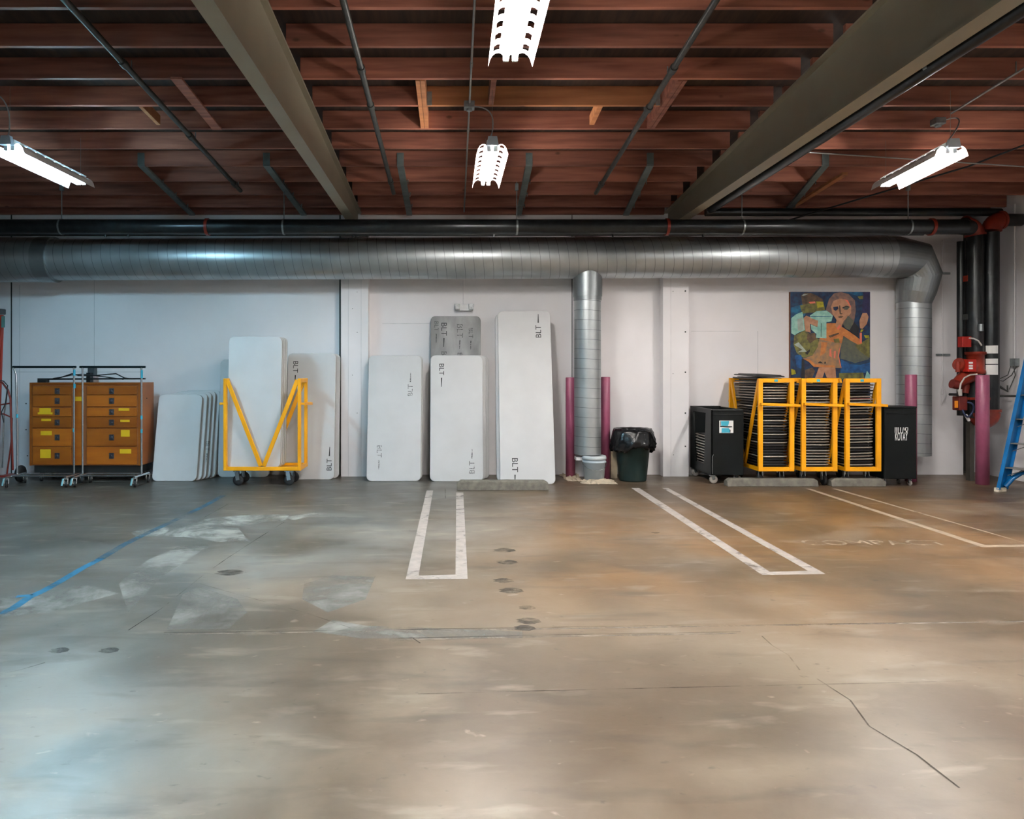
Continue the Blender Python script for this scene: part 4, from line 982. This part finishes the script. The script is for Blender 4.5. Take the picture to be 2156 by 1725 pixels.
# ---------------------------------------------------------------- far left: red ladder and red hand truck
redl = mat('red_fibreglass', (176, 52, 34), .45, vary=.1); 
t = thing('red_ladder', 'red fibreglass ladder with a grey cap at the far left edge', 'ladder', P(-20, 1000, 10.0))
Y0 = 9.85
for dx, dy in ((0, 0), (0, .26)):
    MB().bar(P(-30, 1003, Y0)+Vector((-.04, dy, 0)), P(1, 664, Y0+.25)+Vector((0, 0, 0)), .085, .035, up=(0, 1, 0)).build('rail', redl, t)
for dx in (-.45,):
    MB().bar(P(-30, 1003, Y0)+Vector((-.60, 0, 0)), P(1, 664, Y0+.25)+Vector((-.45, 0, 0)), .085, .035, up=(0, 1, 0)).build('rail', redl, t)
c = P(0, 658, Y0+.25); MB().box(c.x-.5, c.x+.05, c.y-.05, c.y+.06, c.z-.03, c.z+.05).build('top_cap', mat('dark_grey_cap', (84, 84, 86), .5), t, bevel=.01)
for k in range(6):
    f = .12+.145*k; a_ = P(-30, 1003, Y0).lerp(P(1, 664, Y0+.25), f); MB().box(a_.x-.55, a_.x-.03, a_.y-.02, a_.y+.05, a_.z-.012, a_.z+.012).build('step', galv, t)
c = P(7, 678, Y0+.18); MB().box(c.x-.01, c.x+.04, c.y-.03, c.y-.026, c.z-.08, c.z+.08).build('label_sticker', mat('green_sticker', (90, 130, 125), .5), t)
t = thing('hand_truck', 'red tubular hand truck standing by the garment racks at the far left', 'hand truck', P(15, 1010, 9.6))
dkr = mat('dark_red_paint', (128, 44, 36), .4, vary=.1)
Yh = 9.62
MB().tube([P(x, y, Yh) for x, y in ((-45, 990), (-47, 830), (-35, 806), (-10, 801), (5, 806), (17, 822), (22, 840), (27, 990))], .013, 10).build('main_tube', dkr, t)
MB().tube([P(x, y, Yh+.05) for x, y in ((13, 1010), (20, 960), (24, 930), (25, 880))], .011, 8).build('brace_tube', dkr, t)
MB().tube([P(x, y, Yh) for x, y in ((-47, 860), (5, 852), (23, 849))], .010, 8).build('crossbar', dkr, t); MB().tube([P(x, y, Yh) for x, y in ((-47, 872), (8, 872), (24, 879))], .010, 8).build('crossbar', dkr, t)
MB().tube([P(x, y, Yh-.04) for x, y in ((0, 801), (8, 803), (16, 812), (12, 850), (3, 868), (8, 890))], .007, 8).build('hose', black, t)
MB().box(X(8, Yh), X(33, Yh), Yh-.1, Yh+.12, .10, .125).build('toe_plate', dkr, t)
for px in (-40, 30): MB().lathe([(0, -.03), (.05, -.03), (.11, -.02), (.115, 0), (.11, .02), (.05, .03), (0, .03)], (X(px, Yh+.1)+.05, Yh+.16, .115), 'x', 24).build('wheel', black, t)
MB().tube([P(16, 818, 9.9), P(8, 880, 9.9), P(5, 985, 9.9)], .010, 8).build('chrome_strut', chrome, t)

# ---------------------------------------------------------------- wall conduit and loose cables at right
t = thing('wall_conduit', 'thin white conduit with loose cable ends on the wall right of the drop duct', 'conduit', P(1984, 850, WALL-.02))
MB().tube([P(1984, 508, WALL-.012), P(1984, 830, WALL-.012)], .009, 8).build('conduit', white_wall, t)
for y in (576, 747): MB().box(X(1970, WALL), X(1999, WALL), WALL-.02, WALL-.001, H(y+2.5, WALL), H(y-2, WALL)).build('strut_clip', galv, t)
for pts in (((1984, 812), (1980, 828), (1982, 845), (1981, 851)), ((1986, 812), (1992, 830), (1988, 845), (1994, 850)), ((1984, 812), (1988, 838), (1982, 852))):
    MB().tube([P(x, y, WALL-.03) for x, y in pts], .004, 6).build('loose_cable', white_wall, t)
t = thing('side_wall_conduit', 'white conduit and small box on the right side wall above the blue ladder', 'conduit', (RX-.03, 10.0, 2))
MB().tube([(RX-.03, 9.93, H(430, 9.93)), (RX-.03, 9.93, H(755, 9.93))], .011, 8).build('conduit', white_wall, t)
MB().box(RX-.06, RX-.001, 9.88, 9.98, H(771, 9.93), H(755, 9.93)).build('junction_box', galv, t)
for k, pts in enumerate((((2128, 771), (2122, 790), (2100, 800)), ((2140, 772), (2130, 790), (2112, 803), (2098, 800)), ((2134, 772), (2138, 790), (2125, 820)))):
    MB().tube([P(x, y, 9.86) for x, y in pts], .006, 6).build('loose_cable', grey_paint, t)

# ---------------------------------------------------------------- fire riser
t = thing('steel_column', 'dark steel column in the recess behind the fire risers', 'column', (7.62, 10.75, 0))
MB().box(7.52, 7.74, 10.70, 10.72, 0, 4.0).box(7.62, 7.64, 10.72, 10.88, 0, 4.0).box(7.52, 7.74, 10.88, 10.9, 0, 4.0).build('column_section', mat('dark_column_paint', (48, 46, 44), .6), t)
MB().box(7.47, 7.79, 10.66, 10.94, 0, .02).build('base_plate', MATS['dark_column_paint'], t)
Yr = 9.85
R1, R2 = X(2053.5, Yr), X(2086, Yr); rr = .102
t = thing('fire_riser', 'red valve assembly with two black vertical pipes for the sprinklers', 'fire riser', (R1, Yr, 0))
MB().tube([(R1, Yr, H(742, Yr)), (R1, Yr, H(497, Yr))], rr, 24).build('riser_pipe', blackpipe, t)
MB().tube([(R2, Yr, H(870, Yr)), (R2, Yr, H(490, Yr))], rr, 24).build('riser_pipe', blackpipe, t)
def elbow(path, r, name='red_elbow'):
    b = MB(); b.tube(path, r, 20); 
    for (p, q) in ((path[0], path[1]), (path[-1], path[-2])):
        p, q = Vector(p), Vector(q); d = (q-p).normalized()*.03; b.tube([p, p+d], r*1.12, 20)
    return b.build(name, redp, t)
e = [(R1-.13*(1-math.sin(a))-.0, Yr-.0-.55*(1-math.sin(a)) if 0 else Yr, H(497, Yr)+.14*math.cos(a)) for a in [PI/2*k/6 for k in range(7)]]
zc = H(478, Yr)
elbow([(R1-.16+.16*math.sin(a), Yr-(1-math.sin(a))*.0, H(497, Yr)+.15*math.cos(a)) for a in [PI/2*k/6 for k in range(7)]], .115)
MB().tube([(6.62, MY, MZ), (6.76, MY+.05, MZ), (R1-.15, Yr, H(497, Yr)+.15)], .1, 20).build('link_pipe', blackpipe, t)
elbow([(R2+.16-.16*math.sin(a), Yr, H(486, Yr)+.15*math.cos(a)) for a in [PI/2*k/6 for k in range(7)]], .115)
MB().tube([(R2+.15, Yr, H(486, Yr)+.15), (RX, Yr, H(486, Yr)+.15)], .085, 20).build('branch_pipe', blackpipe, t)
# valve body
MB().lathe([(.125, 0), (.125, -.04), (.105, -.045), (.105, -.24), (.12, -.26), (.12, -.30), (.09, -.31)], (R1, Yr, H(741, Yr)), 'z', 28).build('valve_body', redp, t)
q8 = lambda a, b, d=0: P(1960+a/4.107, 640+b/4.107, Yr-d)
def rod(p, q, r, name, m, n=14, r2=None): return MB().tube([p, q], [r, r2 or r], n).build(name, m, t)
rod(q8(235, 520, .1), q8(320, 545, .05), .085, 'check_valve', redp, 18, .1)
rod(q8(205, 700, .1), q8(320, 620, .05), .06, 'drain_valve', redp, 18, .11)
rod(q8(180, 690, .12), q8(225, 700, .12), .062, 'valve_flange', mat('dark_red_flange', (110, 36, 30), .5), 18)
rod(q8(232, 500, .12), q8(232, 590, .12), .028, 'sight_glass', redp)
MB().tube([q8(290, 600), q8(300, 720), q8(290, 770)], .05, 14).build('side_pipe', redp, t)
rod((R1, Yr, H(800, Yr)), (R1, Yr, H(838, Yr)), .1, 'lower_pipe', blackpipe, 20)
c0 = q8(275, 820); MB().box(c0.x, c0.x+.28, Yr-.14, Yr+.05, c0.z-.012, c0.z+.02).build('flange_bar', redp, t)
c0 = q8(252, 283, .15); c1 = q8(328, 376, .15); MB().box(c0.x, c1.x, Yr-.2, Yr-.1, c1.z, c0.z).build('flow_switch_box', mat('bright_red_box', (150, 26, 18), .4), t, bevel=.006)
c0 = q8(300, 480, .18); c1 = q8(367, 588, .18); o = MB().box(c0.x, c1.x, Yr-.24, Yr-.12, c1.z, c0.z).build('alarm_panel', mat('red_panel', (178, 36, 26), .4), t, bevel=.006)
for yy in (510, 535, 558): c = q8(347, yy, .245); MB().box(c.x-.028, c.x+.024, Yr-.247, Yr-.24, c.z-.012, c.z+.012).build('panel_window', paper, o)
c0 = q8(218, 800, .1); c1 = q8(290, 920, .1); MB().box(c0.x, c1.x, Yr-.16, Yr-.02, c1.z, c0.z).build('tamper_box', MATS['dark_red_flange'], t, bevel=.01)
c0 = q8(204, 838, .17); c1 = q8(233, 898, .17); MB().box(c0.x, c1.x, Yr-.175, Yr-.17, c1.z, c0.z).build('orange_tag', mat('orange_tag_card', (230, 140, 20), .6), t)
MB().tube([q8(320, 915, .15)+Vector((.075*math.cos(a), -.02*math.sin(2*a), .10*math.sin(a))) for a in [2*PI*k/16 for k in range(16)]], .012, 8, closed=True).build('handwheel', mat('blue_grey_iron', (66, 78, 112), .4, .5), t)
rod(q8(300, 960, .12), q8(330, 1010, .12), .02, 'hanging_label', paper, 8)
hs = MB(); mx_ = (R1+R2)/2; hs.tube([(mx_-(R2-mx_)*math.cos(a_), Yr, H(868, Yr)-.115*math.sin(a_)) for a_ in [PI*k/10 for k in range(11)]], [.085+.03*min(1, k/5) for k in range(11)], 20)
hs.tube([(R2, Yr, H(868, Yr)), (R2, Yr, H(862, Yr))], .125, 20); hs.build('bottom_elbow', redp, t)
rod((R1-.02, Yr, H(838, Yr)), (R1-.02, Yr, H(880, Yr)), .07, 'lower_stub', blackpipe)
MB().box(R1-.06, R1+.0, Yr+.02, Yr+.1, 0, H(890, Yr)).build('support_post', mat('dark_support', (66, 62, 56), .6), t)
rod((R1+.12, Yr+.1, .0), (R1+.12, Yr+.1, H(900, Yr)), .035, 'support_leg', concrete)
cord_m = mat('pale_cable', (190, 186, 180), .5)
MB().tube([q8(x, y, .2) for x, y in ((328, 296), (370, 300), (410, 320), (438, 360))], .011, 8).build('cable', cord_m, t)
MB().tube([q8(x, y, .26) for x, y in ((400, 610), (340, 614), (290, 640), (258, 690), (250, 740))], .011, 8).build('cable', cord_m, t)
rod(q8(248, 740, .26), q8(256, 795, .26), .03, 'plug', cord_m, 10, .02)
rod(q8(432, 175, .12), q8(432, 236, .12), .03, 'gauge', galv, 12)
rod(q8(580, 797), q8(730, 797), .016, 'horizontal_rod', grey_paint, 10)
rod(q8(585, 710), q8(665, 760), .02, 'valve_stem', grey_paint, 8, .008); rod(q8(662, 705), q8(664, 765), .010, 'valve_handle', grey_paint, 8)
rod(q8(160, 783, .15), q8(240, 785, .15), .018, 'dark_lever', black, 8)
for (y0, y1) in ((363, 430), (475, 520), (527, 613)):
    a0 = q8(455, y0); a1 = q8(510, y1); pr = []
    vs = []
    for i in range(7):
        an = PI+.35+ (i/6)*1.45; 
        for z in (a0.z, a1.z): vs.append((R2+(rr+.002)*math.cos(an), Yr+(rr+.002)*math.sin(an), z))
    MB().add(vs, [(2*i, 2*i+2, 2*i+3, 2*i+1) for i in range(6)], 0, True).build('paper_label', paper, t)
for py in (588, 668): c = P(2031, py, Yr+.1); MB().box(c.x-.03, c.x+.03, Yr+.0, Yr+.1, c.z-.04, c.z+.04).build('wall_box', redp if py < 600 else grey_paint, t)
MB().tube([(R1-.10, Yr+.14, .9), (R1-.10, Yr+.14, H(505, Yr))], .05, 14).build('rear_pipe', blackpipe, t)

# ---------------------------------------------------------------- blue step ladder
lb = mat('blue_fibreglass', (0, 98, 156), .4, vary=.06)
foot = Vector((X(2106, 9.0), 9.0, 0)); d = Vector((.94, .342, 0)); e_ = Vector((.342, -.94, 0))
t = thing('blue_stepladder', 'blue fibreglass step ladder with grey steps at the right edge', 'ladder', foot)
sl = .30; LH = 2.35
def rl(w, z): return foot+e_*w+d*(sl*z*.93)+Vector((0, 0, z))
for w_, inn in ((0, .06), (.62, -.06)):
    b = MB()
    a0, a1 = rl(w_, .03), rl(w_+inn, LH)
    for off, wd_, ht_ in ((-.075, .012, .045), (.075, .012, .045)): b.bar(a0+d*off+e_*(.018 if w_ == 0 else -.018), a1+d*off+e_*(.018 if w_ == 0 else -.018), ht_, wd_, up=d)
    b.bar(a0, a1, .006, .155, up=d); b.build('front_rail', lb, t)
    MB().box(-.07, .07, -.03, .03, 0, .05, M=Matrix.Translation(rl(w_, 0))@Matrix.Rotation(math.atan2(d.y, d.x), 4, 'Z')).build('foot_pad', mat('worn_white_foot', (215, 205, 185), .6, vary=.2, scale=30), t)
    g0 = rl(w_, .35); b = MB(); s_ = 1 if w_ == 0 else -1
    b.tube([rl(w_, .06)+d*.05+e_*.01*s_, rl(w_, .17)+d*.09+e_*.06*s_, rl(w_, .25)+d*.10+e_*.15*s_, rl(w_, .285)+d*.06+e_*.3*s_], [.05, .045, .04, .03], 8, sq=.6); b.build('knee_brace', lb, t)
    MB().bar(foot+e_*w_+d*1.25+Vector((0, 0, .02)), rl(w_+inn, LH-.05)+d*.05, .03, .05, up=d).build('rear_rail', lb, t)
for k in range(7):
    z = .30+.305*k; a_, b_ = rl(.03, z), rl(.59, z); m_ = MB(); m_.bar(a_+d*.03, b_+d*.03, .14, .012); m_.bar(a_-d*.038, b_-d*.038, .006, .03, up=d); m_.build('step', mat('grey_aluminium_step', (150, 148, 142), .45, .5), t)
    if k < 3: MB().bar(a_+Vector((0, 0, -.10))+d*.01, a_+e_*.2+Vector((0, 0, -.01)), .012, .008).build('step_brace', galv, t)
MB().bar(rl(.06, LH), rl(.56, LH), .16, .05, up=d).build('top_cap', lb, t)
